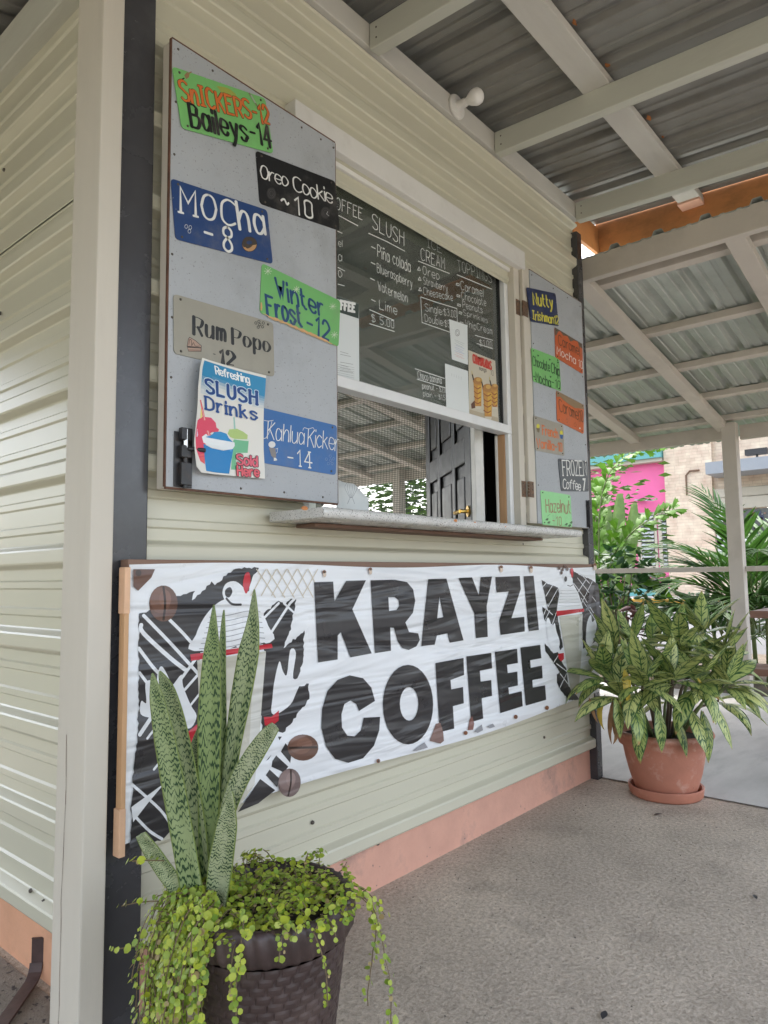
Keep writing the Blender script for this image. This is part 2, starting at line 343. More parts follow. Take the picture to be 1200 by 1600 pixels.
def glass_material():
    m = bpy.data.materials.new('window_glass'); m.use_nodes = True; N = m.node_tree.nodes; L = m.node_tree.links; N.clear()
    o = N.new('ShaderNodeOutputMaterial'); t = N.new('ShaderNodeBsdfTransparent'); t.inputs[0].default_value = (0.84, 0.87, 0.84, 1)
    g = N.new('ShaderNodeBsdfGlossy'); g.inputs['Roughness'].default_value = 0.0; g.inputs[0].default_value = (1, 1, 1, 1)
    f = N.new('ShaderNodeFresnel'); f.inputs['IOR'].default_value = 2.1
    x = N.new('ShaderNodeMixShader'); L.new(f.outputs[0], x.inputs[0]); L.new(t.outputs[0], x.inputs[1]); L.new(g.outputs[0], x.inputs[2])
    # pale haze mixed into the pane, standing for interior light behind it
    d = N.new('ShaderNodeBsdfDiffuse'); d.inputs[0].default_value = (0.50, 0.54, 0.49, 1); nz = N.new('ShaderNodeTexNoise'); nz.inputs['Scale'].default_value = 2.2; nz.inputs['Detail'].default_value = 5
    tc = N.new('ShaderNodeTexCoord'); L.new(tc.outputs['Object'], nz.inputs[0]); mr = N.new('ShaderNodeMapRange'); mr.inputs[1].default_value = .3; mr.inputs[2].default_value = .75; mr.inputs[3].default_value = .035; mr.inputs[4].default_value = .095
    L.new(nz.outputs[0], mr.inputs[0]); y = N.new('ShaderNodeMixShader'); L.new(mr.outputs[0], y.inputs[0]); L.new(x.outputs[0], y.inputs[1]); L.new(d.outputs[0], y.inputs[2]); L.new(y.outputs[0], o.inputs[0])
    return m
glassm = glass_material()
def stone_material():
    m = mat('stone_cladding', (0.52, 0.44, 0.35), 0.8, 0.1, 0.6, 0.0)
    N = m.node_tree.nodes; L = m.node_tree.links; bs = N['Principled BSDF']
    tc = N.new('ShaderNodeTexCoord'); sx = N.new('ShaderNodeSeparateXYZ'); L.new(tc.outputs['Object'], sx.inputs[0])
    cb = N.new('ShaderNodeCombineXYZ'); L.new(sx.outputs[1], cb.inputs[0]); L.new(sx.outputs[2], cb.inputs[1])
    b = N.new('ShaderNodeTexBrick'); L.new(cb.outputs[0], b.inputs[0])
    b.inputs['Scale'].default_value = 1.0; b.inputs['Brick Width'].default_value = 0.42; b.inputs['Row Height'].default_value = 0.115; b.inputs['Mortar Size'].default_value = 0.006
    b.inputs['Color1'].default_value = (0.66, 0.53, 0.40, 1); b.inputs['Color2'].default_value = (0.57, 0.45, 0.335, 1); b.inputs['Mortar'].default_value = (0.47, 0.375, 0.28, 1)
    b.offset = 0.37; b.squash = 0.7; b.squash_frequency = 3
    nz = N.new('ShaderNodeTexNoise'); nz.inputs['Scale'].default_value = 3; nz.inputs['Detail'].default_value = 5; L.new(tc.outputs['Object'], nz.inputs[0])
    x = N.new('ShaderNodeMix'); x.data_type = 'RGBA'; x.blend_type = 'OVERLAY'; x.inputs[0].default_value = 0.5; L.new(b.outputs[0], x.inputs[6]); L.new(nz.outputs[0], x.inputs[7])
    L.new(x.outputs[2], bs.inputs['Base Color'])
    bp = N.new('ShaderNodeBump'); bp.inputs['Strength'].default_value = 0.8; bp.inputs['Distance'].default_value = 0.03; L.new(b.outputs[0], bp.inputs['Height']); L.new(bp.outputs[0], bs.inputs['Normal'])
    return m
stonem = stone_material()

# ---------------------------------------------------------------- ground
def sheet(name, pts, z, m, n=1):
    b = MB(); b.add([(x, y, z) for x, y in pts], [tuple(range(len(pts)))]); return b.build(name, m, kind='structure')
sheet('ground', [(-400, -400), (600, -400), (600, 400), (-400, 400)], -0.03, landm)
sheet('porch_floor', [(-6, -7), (2.62, -7), (2.62, 3.2), (-6, 3.2)], 0.0, concm)
b = MB(); b.add([(-6, 0.12, .004), (-0.02, 0.12, .004), (-0.02, 3.2, .004), (-6, 3.2, .004)], [(0, 1, 2, 3)]); b.build('soil_strip', soilm, kind='structure')
sheet('shelter_floor', [(2.432, -7), (5.5, -7), (5.5, 7), (2.557, 7), (2.557, 0.02)], 0.006, slabm)
sheet('planting_bed', [(5.5, -9), (8.9, -9), (8.9, 14), (5.5, 14)], -0.012, earthm)
sheet('road', [(8.9, -200), (23.4, -200), (23.4, 200), (8.9, 200)], -0.02, roadm)
b = MB(); b.box(23.4, 27.3, -60, 60, -0.1, 0.12); b.build('pavement', pavem, kind='structure')
b = MB(); b.box(23.15, 23.40, -60, 60, -0.1, 0.14); b.build('kerb', yellowm, bevel=0.03, kind='structure')
# fine rubble and litter lying on the slab
lit = MB(); rr = random.Random(3)
for i in range(260):
    x = rr.uniform(-0.9, 2.4); y = rr.uniform(-2.2, -0.03)
    if rr.random() < 0.35: y = -abs(rr.gauss(0, 0.35)) - 0.02
    s = rr.uniform(0.0012, 0.0034); a = rr.uniform(0, 6.28)
    p = [(x + s * math.cos(a + k * 2.09) * rr.uniform(.6, 1.4), y + s * math.sin(a + k * 2.09) * rr.uniform(.6, 1.4), 0.0005) for k in range(3)]
    lit.add(p + [(x, y, s * 0.7 + .001)], [(0, 1, 3), (1, 2, 3), (2, 0, 3)])
lit.build('floor_grit', mat('grit', (0.17, 0.145, 0.12), 0.9, 0.4, 30, 0), kind='stuff')
def fallen(p, a, L_, lab):
    q = atZ(p, 0.004); m = MB(); n = 6; vs = []; fs = []
    for i in range(n + 1):
        t = i / n; wd = 0.22 * L_ * math.sin(math.pi * min(1, t * 0.95 + .03)); h = .002 + .0015 * math.sin(t * 3)
        for sgn in (-1, 0, 1):
            vs.append(q + Vector(((t - .5) * L_ * math.cos(a) - sgn * wd * math.sin(a), (t - .5) * L_ * math.sin(a) + sgn * wd * math.cos(a), h - .001 * (sgn == 0))))
    for i in range(n):
        for j in range(2): k = i * 3 + j; fs.append((k, k + 1, k + 4, k + 3))
    m.add(vs, fs)
    tag(m.build('fallen_leaf', mat('fallen_leaf', (0.03, 0.03, 0.035), 0.5, 0.2), smooth=True), lab, 'leaf')
fallen((944, 1587), 0.2, 0.035, 'small dark fallen leaf on the concrete at the bottom of the photo')
fallen((1028, 1273), -0.5, 0.04, 'small dark fallen leaf on the concrete in front of the terracotta pot')
fallen((1180, 1402), 0.5, 0.03, 'small dark fallen leaf on bare concrete towards the right edge')

# ---------------------------------------------------------------- corrugated sheets
PITCH = 0.2225
def rib_profile(a0, a1, c0=0.175):
    """(position, height) points of a ribbed sheet between a0 and a1"""
    pts = []
    k0 = int(math.floor((a0 - c0) / PITCH)) - 1; k1 = int(math.ceil((a1 - c0) / PITCH)) + 1
    for k in range(k0, k1 + 1):
        c = c0 + k * PITCH
        for d, h in ((-.034, 0), (-.030, .003), (-.020, .025), (-.015, .028), (.015, .028), (.020, .025), (.030, .003), (.034, 0),
                     (.062, 0), (.067, .006), (.083, .006), (.088, 0), (.135, 0), (.140, .006), (.156, .006), (.161, 0)):
            pts.append((c + d, h))
    inn = [p for p in pts if a0 < p[0] < a1]
    def val(a):
        for (x0, h0), (x1, h1) in zip(pts, pts[1:]):
            if x0 <= a <= x1: return h0 + (h1 - h0) * (a - x0) / max(1e-9, x1 - x0)
        return 0
    return [(a0, val(a0))] + inn + [(a1, val(a1))]
def ribbed(fn, a0, a1, l0, l1, nl=1, c0=0.175):
    """fn(a, h, l) -> point; a across the ribs, l along them"""
    m = MB(); pr = rib_profile(a0, a1, c0); n = len(pr); vs = []; fs = []
    for i in range(nl + 1):
        l = l0 + (l1 - l0) * i / nl
        vs += [fn(a, h, l) for a, h in pr]
    for i in range(nl):
        for j in range(n - 1): k = i * n + j; fs.append((k, k + 1, k + n + 1, k + n))
    m.add(vs, fs); return m

# ---------------------------------------------------------------- the kiosk
KX, KD, TOP = 2.55, 2.9, 2.835
kiosk = thing('kiosk', (0, 0, 0), 'cream corrugated metal kiosk with serving window, grey shutters and salmon plinth', 'kiosk')
fw = lambda off: (lambda a, h, l: (l, -h - off, a))
def metal_sheet(fn, a0, a1, l0, l1, parent=kiosk, c0=0.175, m=cream, name='metal_sheet', nl=1):
    o = ribbed(fn, a0, a1, l0, l1, nl, c0).build(name, m, parent)
    s = o.modifiers.new('thick', 'SOLIDIFY'); s.thickness = 0.0012; s.offset = -1
    return o
wave = lambda l, a: 0.0009 * math.sin(l * 3.1 + a * 2) + 0.0004 * math.sin(l * 11.3 - a * 7)
fwv = lambda off: (lambda a, h, l: (l, -h - off - abs(wave(l, a)), a))
metal_sheet(fwv(0), 0.155, 1.19, 0.03, KX - .01, nl=24)
metal_sheet(fwv(0), 2.30, TOP - .002, 0.03, KX - .01, nl=24)
metal_sheet(fwv(0), 1.19, 2.30, 0.03, 0.60)
metal_sheet(fwv(0), 1.19, 2.30, 1.90, KX - .01)
lw = lambda off: (lambda a, h, l: (-h - off - abs(wave(l, a)), l, a))
for (z0, z1, off) in ((0.155, 1.045, 0.0), (1.045, 2.02, 0.004), (2.02, 2.60, 0.008)):
    metal_sheet(lw(off), z0, z1, 0.02, KD, nl=20)
b = MB(); b.box(0.004, KX - .004, 0.004, .12, -0.05, 0.157); b.build('plinth', pinkpl, kiosk, bevel=.004)
b = MB(); b.box(0.0035, .12, 0.121, KD, -0.05, 0.157); b.build('plinth', orangepl, kiosk, bevel=.004)
# linings and the room inside
for args in ((0.05, KX - .06, .03, .08, .2, 1.19), (0.05, KX - .06, .03, .08, 2.38, 2.8), (.05, .585, .03, .08, 1.19, 2.36), (1.885, KX - .06, .03, .08, 1.19, 2.36)):
    b = MB(); b.box(*args); b.build('inner_lining', innerm, kiosk)
b = MB(); b.box(.03, .08, .081, KD - .06, .2, 2.8); b.build('inner_lining', innerm, kiosk)
b = MB(); b.box(.03, KX - .03, KD - .06, KD, .2, .95); b.box(.03, KX - .03, KD - .06, KD, 2.46, 2.83); b.box(.03, .15, KD - .06, KD, .95, 2.46); b.box(2.36, KX - .03, KD - .06, KD, .95, 2.46); b.build('back_wall', innerm, kiosk)  # wide unseen opening left in it to let light into the room
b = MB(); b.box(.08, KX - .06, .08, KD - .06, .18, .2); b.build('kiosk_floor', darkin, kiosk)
for i in range(9):
    b = MB(); y0 = .085 + i * .31; b.box(.085, KX - .06, y0, y0 + .303, 2.56, 2.575); b.build('ceiling_board', whiteceil, kiosk, bevel=.004)
for x in (.8, 1.5, 2.15):
    b = MB(); b.box(x, x + .07, .082, KD - .06, 2.50, 2.559); b.build('ceiling_beam', woodh, kiosk, bevel=.004)
# right wall: front part coloured dark for the unlit interior, screened opening, boards above and below
XR = 2.45
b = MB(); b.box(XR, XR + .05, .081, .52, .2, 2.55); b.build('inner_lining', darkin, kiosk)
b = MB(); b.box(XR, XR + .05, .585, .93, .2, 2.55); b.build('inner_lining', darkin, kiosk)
b = MB(); b.box(XR - .03, XR + .045, .527, .577, .2, 2.55); b.build('inner_post', whitep, kiosk, bevel=.003)
b = MB(); b.box(XR, XR + .05, .93, KD - .061, .2, 1.05); b.build('inner_lining', innerm, kiosk)
b = MB(); b.box(XR, XR + .05, .93, KD - .061, 2.24, 2.55); b.build('inner_lining', innerm, kiosk)
b = MB(); b.box(XR, XR + .05, 1.86, KD - .061, 1.05, 2.24); b.build('inner_lining', innerm, kiosk)
for z in (2.25, 2.37, 2.50):
    b = MB(); b.box(XR - .022, XR - .001, .62, KD - .062, z, z + .05); b.build('inner_batten', innerm, kiosk, bevel=.003)
b = MB(); g = .0125; r = .0011
n_ = int(.9 / g)
for i in range(n_): y = .94 + i * g; b.box(XR + .02, XR + .02 + 2 * r, y - r, y + r, 1.05, 2.24)
for i in range(int(1.19 / g)): z = 1.052 + i * g; b.box(XR + .02 + 2 * r, XR + .02 + 4 * r, .935, 1.86, z - r, z + r)
o = b.build('insect_screen', meshm, kiosk, kind='stuff')
# outside of the right wall
for (y0, y1, z0, z1) in ((.08, .93, .155, TOP), (.93, KD, .155, 1.04), (.93, KD, 2.25, TOP), (1.87, KD, 1.04, 2.25)):
    metal_sheet(lambda a, h, l: (XR + .055 + h, l, a), z0, z1, y0, y1)
# front corner steelwork
b = MB(); b.box(-.032, .062, -.040, .02, -.02, 2.84); b.build('corner_column', darkst, kiosk, bevel=.004)
b = MB(); b.box(.0, .014, -.039, .025, .02, .021); 
b = MB(); b.box(KX - .032, KX + .022, -.035, .02, -.02, 2.79); b.build('corner_column', darkst, kiosk, bevel=.003)
b = MB(); b.box(KX + .024, KX + .034, -.030, .045, .0, 2.75); b.build('corner_flashing', mat('brown_flashing', (.055, .035, .03), .5, .2), kiosk)
b = MB(); b.hexa([(-.096, -.066, -.01), (-.040, -.066, -.01), (-.040, .063, -.01), (-.096, .063, -.01), (-.088, -.06, 2.9), (-.034, -.06, 2.9), (-.034, .07, 2.9), (-.088, .07, 2.9)])
b.build('corner_post', wood, kiosk, bevel=.004)
# a shrinkage crack down the post

cr = MB(); zz = 0.03; yy = .016; rc = random.Random(2)
while zz < .66:
    z2_ = zz + .03; y2_ = yy + rc.uniform(-.003, .0026); xx = lambda z: -.096 + .008 * z / 2.9 - .0006; tt = .0005 + .0006 * rc.random()
    cr.add([(xx(zz), yy - tt, zz), (xx(zz), yy + tt, zz), (xx(z2_), y2_ + tt, z2_), (xx(z2_), y2_ - tt, z2_)], [(0, 1, 2, 3)]); zz, yy = z2_, y2_
cr.build('crack', plyedge, kiosk)
# left eave beam
b = MB(); b.box(-.052, -.002, .10, KD, 2.58, 2.705); b.build('eave_beam', woodh, kiosk, bevel=.004)

# window
win = bpy.data.objects.new('window', None); COL.objects.link(win); win.parent = kiosk
GY = 0.03
def part(name, m, parent, *boxes, bevel=.003, kind=None):
    b = MB()
    for q in boxes: b.box(*q)
    return b.build(name, m, parent, bevel=bevel, kind=kind)
part('header_board', whitep, win, (.53, 1.93, -.052, -.002, 2.378, 2.462))
part('header_casing', whitep, win, (.585, 1.90, -.014, .02, 2.358, 2.3775))
part('window_frame', alu, win, (.60, 1.856, .006, .06, 2.349, 2.3575), (1.825, 1.8565, .0, .06, 1.6171, 2.349), (1.825, 1.8565, .0, .02, 1.19, 1.617), (.60, .632, .0, .06, 1.19, 2.349))
part('gasket', blackg, win, (.632, 1.8249, .025, .045, 2.354, 2.366), (1.815, 1.8249, .022, .045, 1.655, 2.354))
part('sash_bar', alu, win, (.632, 1.8249, -.004, .05, 1.617, 1.655))
part('glass_pane', glassm, win, (.633, 1.815, GY, GY + .004, 1.655, 2.356), bevel=0)
part('casing', wood, win, (1.857, 1.903, -.032, .05, 1.19, 2.377))
part('jamb', rawwood, win, (1.822, 1.856, .0205, .055, 1.19, 1.6165))
part('jamb', whitep, win, (1.818, 1.856, .0555, .068, 1.19, 1.6165))
part('window_sill', whitep, win, (.60, 1.88, .0, .12, 1.165, 1.195))

# shutters
YL = -0.09
def screw_mesh(r=.0035, h=.002):
    m = MB(); n = 8; vs = [(r * math.cos(2 * math.pi * i / n), 0, r * math.sin(2 * math.pi * i / n)) for i in range(n)]
    vs += [(.7 * x, -h, .7 * z) for x, _, z in vs]; fs = [(i, (i + 1) % n, n + (i + 1) % n, n + i) for i in range(n)] + [tuple(range(n, 2 * n))]
    m.add(vs, fs); return m.mesh('screw', Vector((0, 0, 0)), [screwm], True)
SCREW = screw_mesh(); BIGSCREW = screw_mesh(.0065, .005)
def screw(p, parent, me=SCREW, name='screw', rot=0):
    return link_copy(me, name, parent, Matrix.Translation(p) @ Matrix.Rotation(rot, 4, 'Z'))
sh = bpy.data.objects.new('shutter', None); COL.objects.link(sh); sh.parent = kiosk; sh['label'] = 'left grey plywood shutter standing off the wall'
x0, x1, z0, z1 = .078, .664, 1.222, 2.365
part('panel', panelm, sh, (x0, x1, YL, YL + .009, z0, z1), bevel=.0015)
part('panel_edge', plyedge, sh, (x0 - .0035, x0 - .0002, YL + .0005, YL + .0085, z0, z1), (x1 + .0002, x1 + .002, YL + .0005, YL + .0085, z0, z1), (x0, x1, YL + .0005, YL + .0085, z1 + .0002, z1 + .004), (x0, x1, YL + .0005, YL + .0085, z0 - .005, z0 - .0002), bevel=0)
part('frame_board', wood, sh, (x0, x0 + .05, YL + .0092, -.047, z0 - .004, z1))
part('frame_board', wood, sh, (x1 - .05, x1, YL + .0092, -.047, z0, z1))
part('frame_board', woodx, sh, (x0 + .05, x1 - .05, YL + .0092, -.047, z1 - .05, z1))
part('frame_board', woodx, sh, (x0 + .05, x1 - .05, YL + .0092, -.047, z0, z0 + .05))
for q in ((.095, 2.345), (.2, 2.346), (.33, 2.347), (.52, 2.345), (.6, 2.346), (.655, 2.345), (.09, 2.2), (.088, 2.06), (.086, 1.8), (.088, 1.64), (.088, 1.49), (.655, 1.75), (.657, 1.45), (.14, 1.236), (.3, 1.236), (.45, 1.238), (.6, 1.236)):
    screw(Vector((q[0], YL, q[1])), sh)
# barrel bolt on the left shutter
a = atY((269, 673), YL); c = atY((297, 765), YL); bx = a.x + .004
bl = bpy.data.objects.new('barrel_bolt', None); COL.objects.link(bl); bl.parent = sh
bm_ = MB(); bm_.box(bx, bx + .052, YL - .003, YL - .0003, c.z + .003, a.z)
for zz, hh in ((c.z + .008, .055), (c.z + .075, .03), (c.z + .118, .03)):
    bm_.box(bx + .012, bx + .042, YL - .018, YL - .0031, zz, zz + hh)
bm_.cyl((bx + .027, YL - .011, c.z), (bx + .027, YL - .011, a.z - .012), .006, 10)
bm_.cyl((bx + .03, YL - .016, c.z + .097), (bx + .072, YL - .028, c.z + .097), .0055, 10)
o = bm_.build('barrel_bolt', blackm, sh, bevel=.0015)
bpy.data.objects.remove(bl)
mm = MB(); mm.cyl((bx + .027, YL - .0115, c.z + .1), (bx + .027, YL - .0115, c.z + .145), .0068, 10); mm.build('bolt_rod', chrome, sh, smooth=False)

YR = -0.05
s2 = bpy.data.objects.new('shutter', None); COL.objects.link(s2); s2.parent = kiosk; s2['label'] = 'right grey plywood shutter folded flat against the wall'
x0, x1, z0, z1 = 1.972, 2.512, 1.228, 2.395
part('panel', panelm, s2, (x0, x1, YR, YR + .009, z0, z1), bevel=.0015)
part('panel_edge', plyedge, s2, (x0, x1, YR + .0005, YR + .0085, z1 + .0002, z1 + .003), (x1 + .0002, x1 + .003, YR + .0005, YR + .0085, z0, z1), bevel=0)
part('frame_board', wood, s2, (1.909, 1.9705, YR + .003, -.025, z0 - .002, z1 + .002))
part('frame_board', wood, s2, (x1 - .06, x1, YR + .0092, -.025, z0, z1))
for q in ((1.99, 2.375), (2.2, 2.376), (2.35, 2.374), (2.49, 2.37), (1.985, 2.05), (1.986, 1.7), (1.985, 1.4), (2.49, 2.0), (2.49, 1.65), (2.2, 1.7)):
    screw(Vector((q[0], YR, q[1])), s2)
for (p, rs) in (((808, 475), 0), ((821, 763), 1)):
    c = atY(p, YR); hb = MB()
    hb.box(1.868, 1.902, YR + .0155, YR + .0175, c.z - .035, c.z + .035); hb.box(1.910, 1.944, YR - .0005, YR + .0025, c.z - .035, c.z + .035)
    for k in range(5): hb.cyl((1.906, YR + .004, c.z - .035 + k * .014 + .001), (1.906, YR + .004, c.z - .035 + k * .014 + .013), .0045, 8)
    ho = hb.build('hinge', rusty, s2)
    for dz in (-.024, 0, .024):
        for xx, yy in ((1.879, YR + .0153), (1.933, YR - .0007)): screw(Vector((xx, yy, c.z + dz)), s2)
a = atY((918, 782), YR); hb = MB(); hb.box(a.x - .022, a.x + .012, YR - .003, YR - .0003, a.z - .135, a.z); hb.box(a.x - .016, a.x + .006, YR - .016, YR - .0031, a.z - .13, a.z - .05); hb.box(a.x - .016, a.x + .006, YR - .016, YR - .0031, a.z - .025, a.z - .006)
hb.cyl((a.x - .005, YR - .01, a.z - .14), (a.x - .005, YR - .01, a.z), .005, 8); hb.cyl((a.x - .03, YR - .018, a.z - .03), (a.x - .005, YR - .012, a.z - .03), .004, 8)
hb.build('barrel_bolt', blackm, s2, bevel=.001)

# serving shelf with a rolled front edge
sf = MB(); zt, th = 1.188, .030; yb, yf = -.028, -.238; xs0, xs1 = .45, 1.995
prof = [(yb, zt - th), (yb, zt)] + [(yf - .012 * math.sin(t), zt - th / 2 + th / 2 * math.cos(t)) for t in [math.pi * i / 8 for i in range(9)]]
prof = [(yb, zt)] + [(yf - .013 * math.sin(t), zt - th / 2 + th / 2 * math.cos(t)) for t in [math.pi * i / 8 for i in range(9)]] + [(yb, zt - th)]
n = len(prof); ends = [(xs0 + .0, 0.004), (xs0 + .012, 0), (xs1 - .012, 0), (xs1, .004)]
vs = [(x, y + (e if y < -.1 else 0), z + (e * .5 if z < zt - th / 2 else -e * .5)) for x, e in ends for y, z in prof]; fs = []
for i in range(3):
    for j in range(n): fs.append((i * n + j, i * n + (j + 1) % n, (i + 1) * n + (j + 1) % n, (i + 1) * n + j))
fs += [tuple(range(n)), tuple(3 * n + j for j in range(n - 1, -1, -1))]
sf.add(vs, fs); shelf = sf.build('serving_shelf', shelfm, kiosk)
part('shelf_batten', brownwood, kiosk, (.55, 1.9, -.11, -.026, zt - th - .012, zt - th - .001), bevel=.003)
ch = MB()
for px, rx in (((476, 794), .014), ((712, 812), .012), ((742, 816), .006), ((790, 823), .005)):
    q = atY(px, yf - .0135); pts = [(q.x + rx * math.cos(t) * random.uniform(.7, 1.2), yf - .0138, min(zt - .008, max(zt - th + .008, q.z)) + .4 * rx * math.sin(t)) for t in [k * .785 for k in range(8)]]
    ch.add(pts, [tuple(range(8))])
ch.build('chipped_edge', mat('chipped_particle_board', (.50, .20, .07), .8, .3, 60, .4), kiosk)
# roofing screws in the metal
for p in [(488, 1285), (590, 1318), (850, 830 + 322), (672, 832), (765, 836), (816, 850), (690, 871), (600, 826), (835, 869), (484, 105), (482, 110)]:
    q = atY(p, -.004); screw(Vector((q.x, -.004, q.z)), kiosk, BIGSCREW, 'roofing_screw')
for p in [(8, 266), (37, 1395), (50, 1391), (70, 1408), (2, 490)]:
    q = atX(p, -.006); screw(Vector((-.008, q.y, q.z)), kiosk, BIGSCREW, 'roofing_screw', -math.pi / 2)
# strap bracket at the foot of the left wall
q0 = atX((60, 1466), -.006); gp = atZ((0, 1592), .03); bk = MB()
path = [Vector((-.006, q0.y, q0.z)), Vector((-.006, q0.y, q0.z - .06)), Vector((-.010, q0.y, .045))]
dirn = (Vector((gp.x, gp.y, 0)) - Vector((-.01, q0.y, 0))).normalized()
for t in (.35, .7, 1.05, 1.4): path.append(Vector((-.010, q0.y, .045)) + dirn * (.035 * (1 - math.cos(t))) + Vector((0, 0, -.03 * math.sin(t))))
path.append(path[-1] + dirn * .35)
side = Vector((0, 0, 1)).cross(dirn).normalized(); vs = []; fs = []
for i, p in enumerate(path):
    d = (path[min(i + 1, len(path) - 1)] - path[max(i - 1, 0)]).normalized(); nn = side.cross(d).normalized()
    vs += [p - side * .016 + nn * .0, p + side * .016 + nn * .0, p + side * .016 + nn * .006, p - side * .016 + nn * .006]
for i in range(len(path) - 1):
    for j in range(4): fs.append((i * 4 + j, i * 4 + (j + 1) % 4, i * 4 + 4 + (j + 1) % 4, i * 4 + 4 + j))
fs += [(0, 1, 2, 3), tuple(len(vs) - 1 - j for j in range(4))]
bk.add(vs, fs); bk.build('strap_bracket', mat('brown_strap', (.075, .045, .04), .5, .3, 20, .3, 60), kiosk, bevel=.001)

# door standing open inside
dA = Vector((2.41, .885, 0)); dB = Vector((1.79, .165, 0)); dd = (dB - dA).normalized(); dn = Vector((dd.y, -dd.x, 0)); DW = (dB - dA).length
if dn.dot(CAM - dA) < 0: dn = -dn
door = thing('panel_door', (dA.x, dA.y, .2), 'black panelled wooden door standing open inside the kiosk', 'door')
def dbox(u0, u1, z0_, z1_, t0, t1, name, m=blackdoor, bevel=.006):
    b = MB(); P = lambda u, t, z: dA + dd * u + dn * t + Vector((0, 0, z))
    b.hexa([P(u0, t0, z0_), P(u1, t0, z0_), P(u1, t1, z0_), P(u0, t1, z0_), P(u0, t0, z1_), P(u1, t0, z1_), P(u1, t1, z1_), P(u0, t1, z1_)])
    return b.build(name, m, door, bevel=bevel)
dbox(0, DW, .21, 2.34, -.02, -.002, 'door_core')
for u in (0, DW / 3 - .03, 2 * DW / 3 - .03, DW - .1):
    dbox(u, u + (.1 if u in (0, DW - .1) else .06), .21, 2.34, -.0019, .012, 'stile')
for z in (.21, .95, 1.52, 2.22):
    for a_, c_ in ((.1, DW / 3 - .03), (DW / 3 + .03, 2 * DW / 3 - .03), (2 * DW / 3 + .03, DW - .1)): dbox(a_, c_, z, z + .12, -.0019, .0119, 'rail', bevel=.004)
for z0_, z1_ in ((.36, .92), (1.1, 1.49), (1.67, 2.19)):
    for a_, c_ in ((.1, DW / 3 - .03), (DW / 3 + .03, 2 * DW / 3 - .03), (2 * DW / 3 + .03, DW - .1)): dbox(a_ + .03, c_ - .03, z0_ + .03, z1_ - .03, -.0018, .009, 'raised_panel', bevel=.007)
dbox(DW + .002, DW + .066, .21, 2.34, -.03, .010, 'edge_board', whitep, .003)
hb = MB(); P = lambda u, t, z: dA + dd * u + dn * t + Vector((0, 0, z))
hb.cyl(P(DW - .05, .012, 1.29), P(DW - .05, .018, 1.29), .026, 14); hb.cyl(P(DW - .05, .018, 1.29), P(DW - .05, .05, 1.29), .009, 10); hb.cyl(P(DW - .05, .05, 1.29), P(DW - .15, .05, 1.29), .009, 10)
hb.build('handle', brass, door, smooth=False)

# ---------------------------------------------------------------- porch roof
RS = 0.05            # fall of the roof outwards
YE = -2.7
porch = thing('porch_roof', (1.2, -.05, 2.83), 'porch roof of galvanised sheets on whitish timber rafters above the window', 'roof')
part('wall_plate', woodx, porch, (-.09, 2.52, -.05, -.002, 2.838, 2.925))
def rafter(x, y0, y1, zb, wd, ht, parent, m, name='rafter'):
    b = MB(); zf = lambda y: zb + RS * (y - y0)
    b.hexa([(x, y1, zf(y1)), (x + wd, y1, zf(y1)), (x + wd, y0, zf(y0)), (x, y0, zf(y0)), (x, y1, zf(y1) + ht), (x + wd, y1, zf(y1) + ht), (x + wd, y0, zf(y0) + ht), (x, y0, zf(y0) + ht)])
    return b.build(name, m, parent, bevel=.004)
for x in (-3.1, -2.3, -1.5, -.70, .16 - .02, .875, 1.69, 2.475): rafter(x, -.053, YE, 2.822, .047, .098, porch, woodh)
for y in (-.572, -1.32, -2.05, -2.6):
    z = 2.922 + RS * (y + .05)
    part('purlin', woodx, porch, (-3.4, 2.86, y, y + .108, z, z + .036))
part('shade_beam', woodx, porch, (-3.4, 2.86, YE - .02, YE + .07, 2.50, 2.685))  # unseen outer beam added to cut sky light on the upper wall
sheets = [(-3.4, -2.58), (-2.6, -1.8), (-1.82, -.98), (-1.0, -.22), (-.24, .56), (.54, 1.34), (1.32, 2.12), (2.10, 2.88)]  # carried further left and back over the kiosk to block light
for i, (xa, xb) in enumerate(sheets):
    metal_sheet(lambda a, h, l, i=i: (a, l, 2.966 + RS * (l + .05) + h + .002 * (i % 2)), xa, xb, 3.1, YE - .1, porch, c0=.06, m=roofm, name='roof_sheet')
b = MB(); z_ = lambda y: 2.992 + RS * (y + .05)
b.hexa([(2.885, YE, z_(YE) - .215), (2.91, YE, z_(YE) - .215), (2.91, .02, z_(.02) - .215), (2.885, .02, z_(.02) - .215), (2.885, YE, z_(YE)), (2.91, YE, z_(YE)), (2.91, .02, z_(.02)), (2.885, .02, z_(.02))]); b.build('fascia_board', orangew, porch, bevel=.004)
part('fascia_board', orangew, porch, (2.56, 2.884, .0, .022, 2.80, 2.955), bevel=.003)
q = atX((1078, 318), 2.83); part('purlin_end', peach, porch, (2.80, 2.884, q.y - .055, q.y + .055, 2.885, 2.925))
for x in (.875, 1.69, 2.475):
    for dz in (.03, .068): screw(Vector((x - .0004, -.085, 2.822 + dz)), porch, SCREW, 'nail', -math.pi / 2)
rm = MB(); rr2 = random.Random(12)
for y in (-.572, -.464, -1.32, -1.212):
    for i in range(13):
        if rr2.random() < .25: continue
        x = .06 + PITCH * i + rr2.uniform(-.05, .05); s_ = rr2.uniform(.004, .011); yc = y + (.012 if y in (-.464, -1.212) else -.012)
        rm.add([(x + s_ * 1.6 * math.cos(a_) * rr2.uniform(.4, 1.8), yc + s_ * math.sin(a_) * rr2.uniform(.5, 1.2), 2.9642 + RS * (yc + .05)) for a_ in (0, .9, 1.8, 2.7, 3.6, 4.5, 5.4)], [(0, 1, 2, 3, 4, 5, 6)])
rm.build('rust_marks', mat('rust', (.36, .13, .035), .8, .3, 40), porch, kind='stuff')
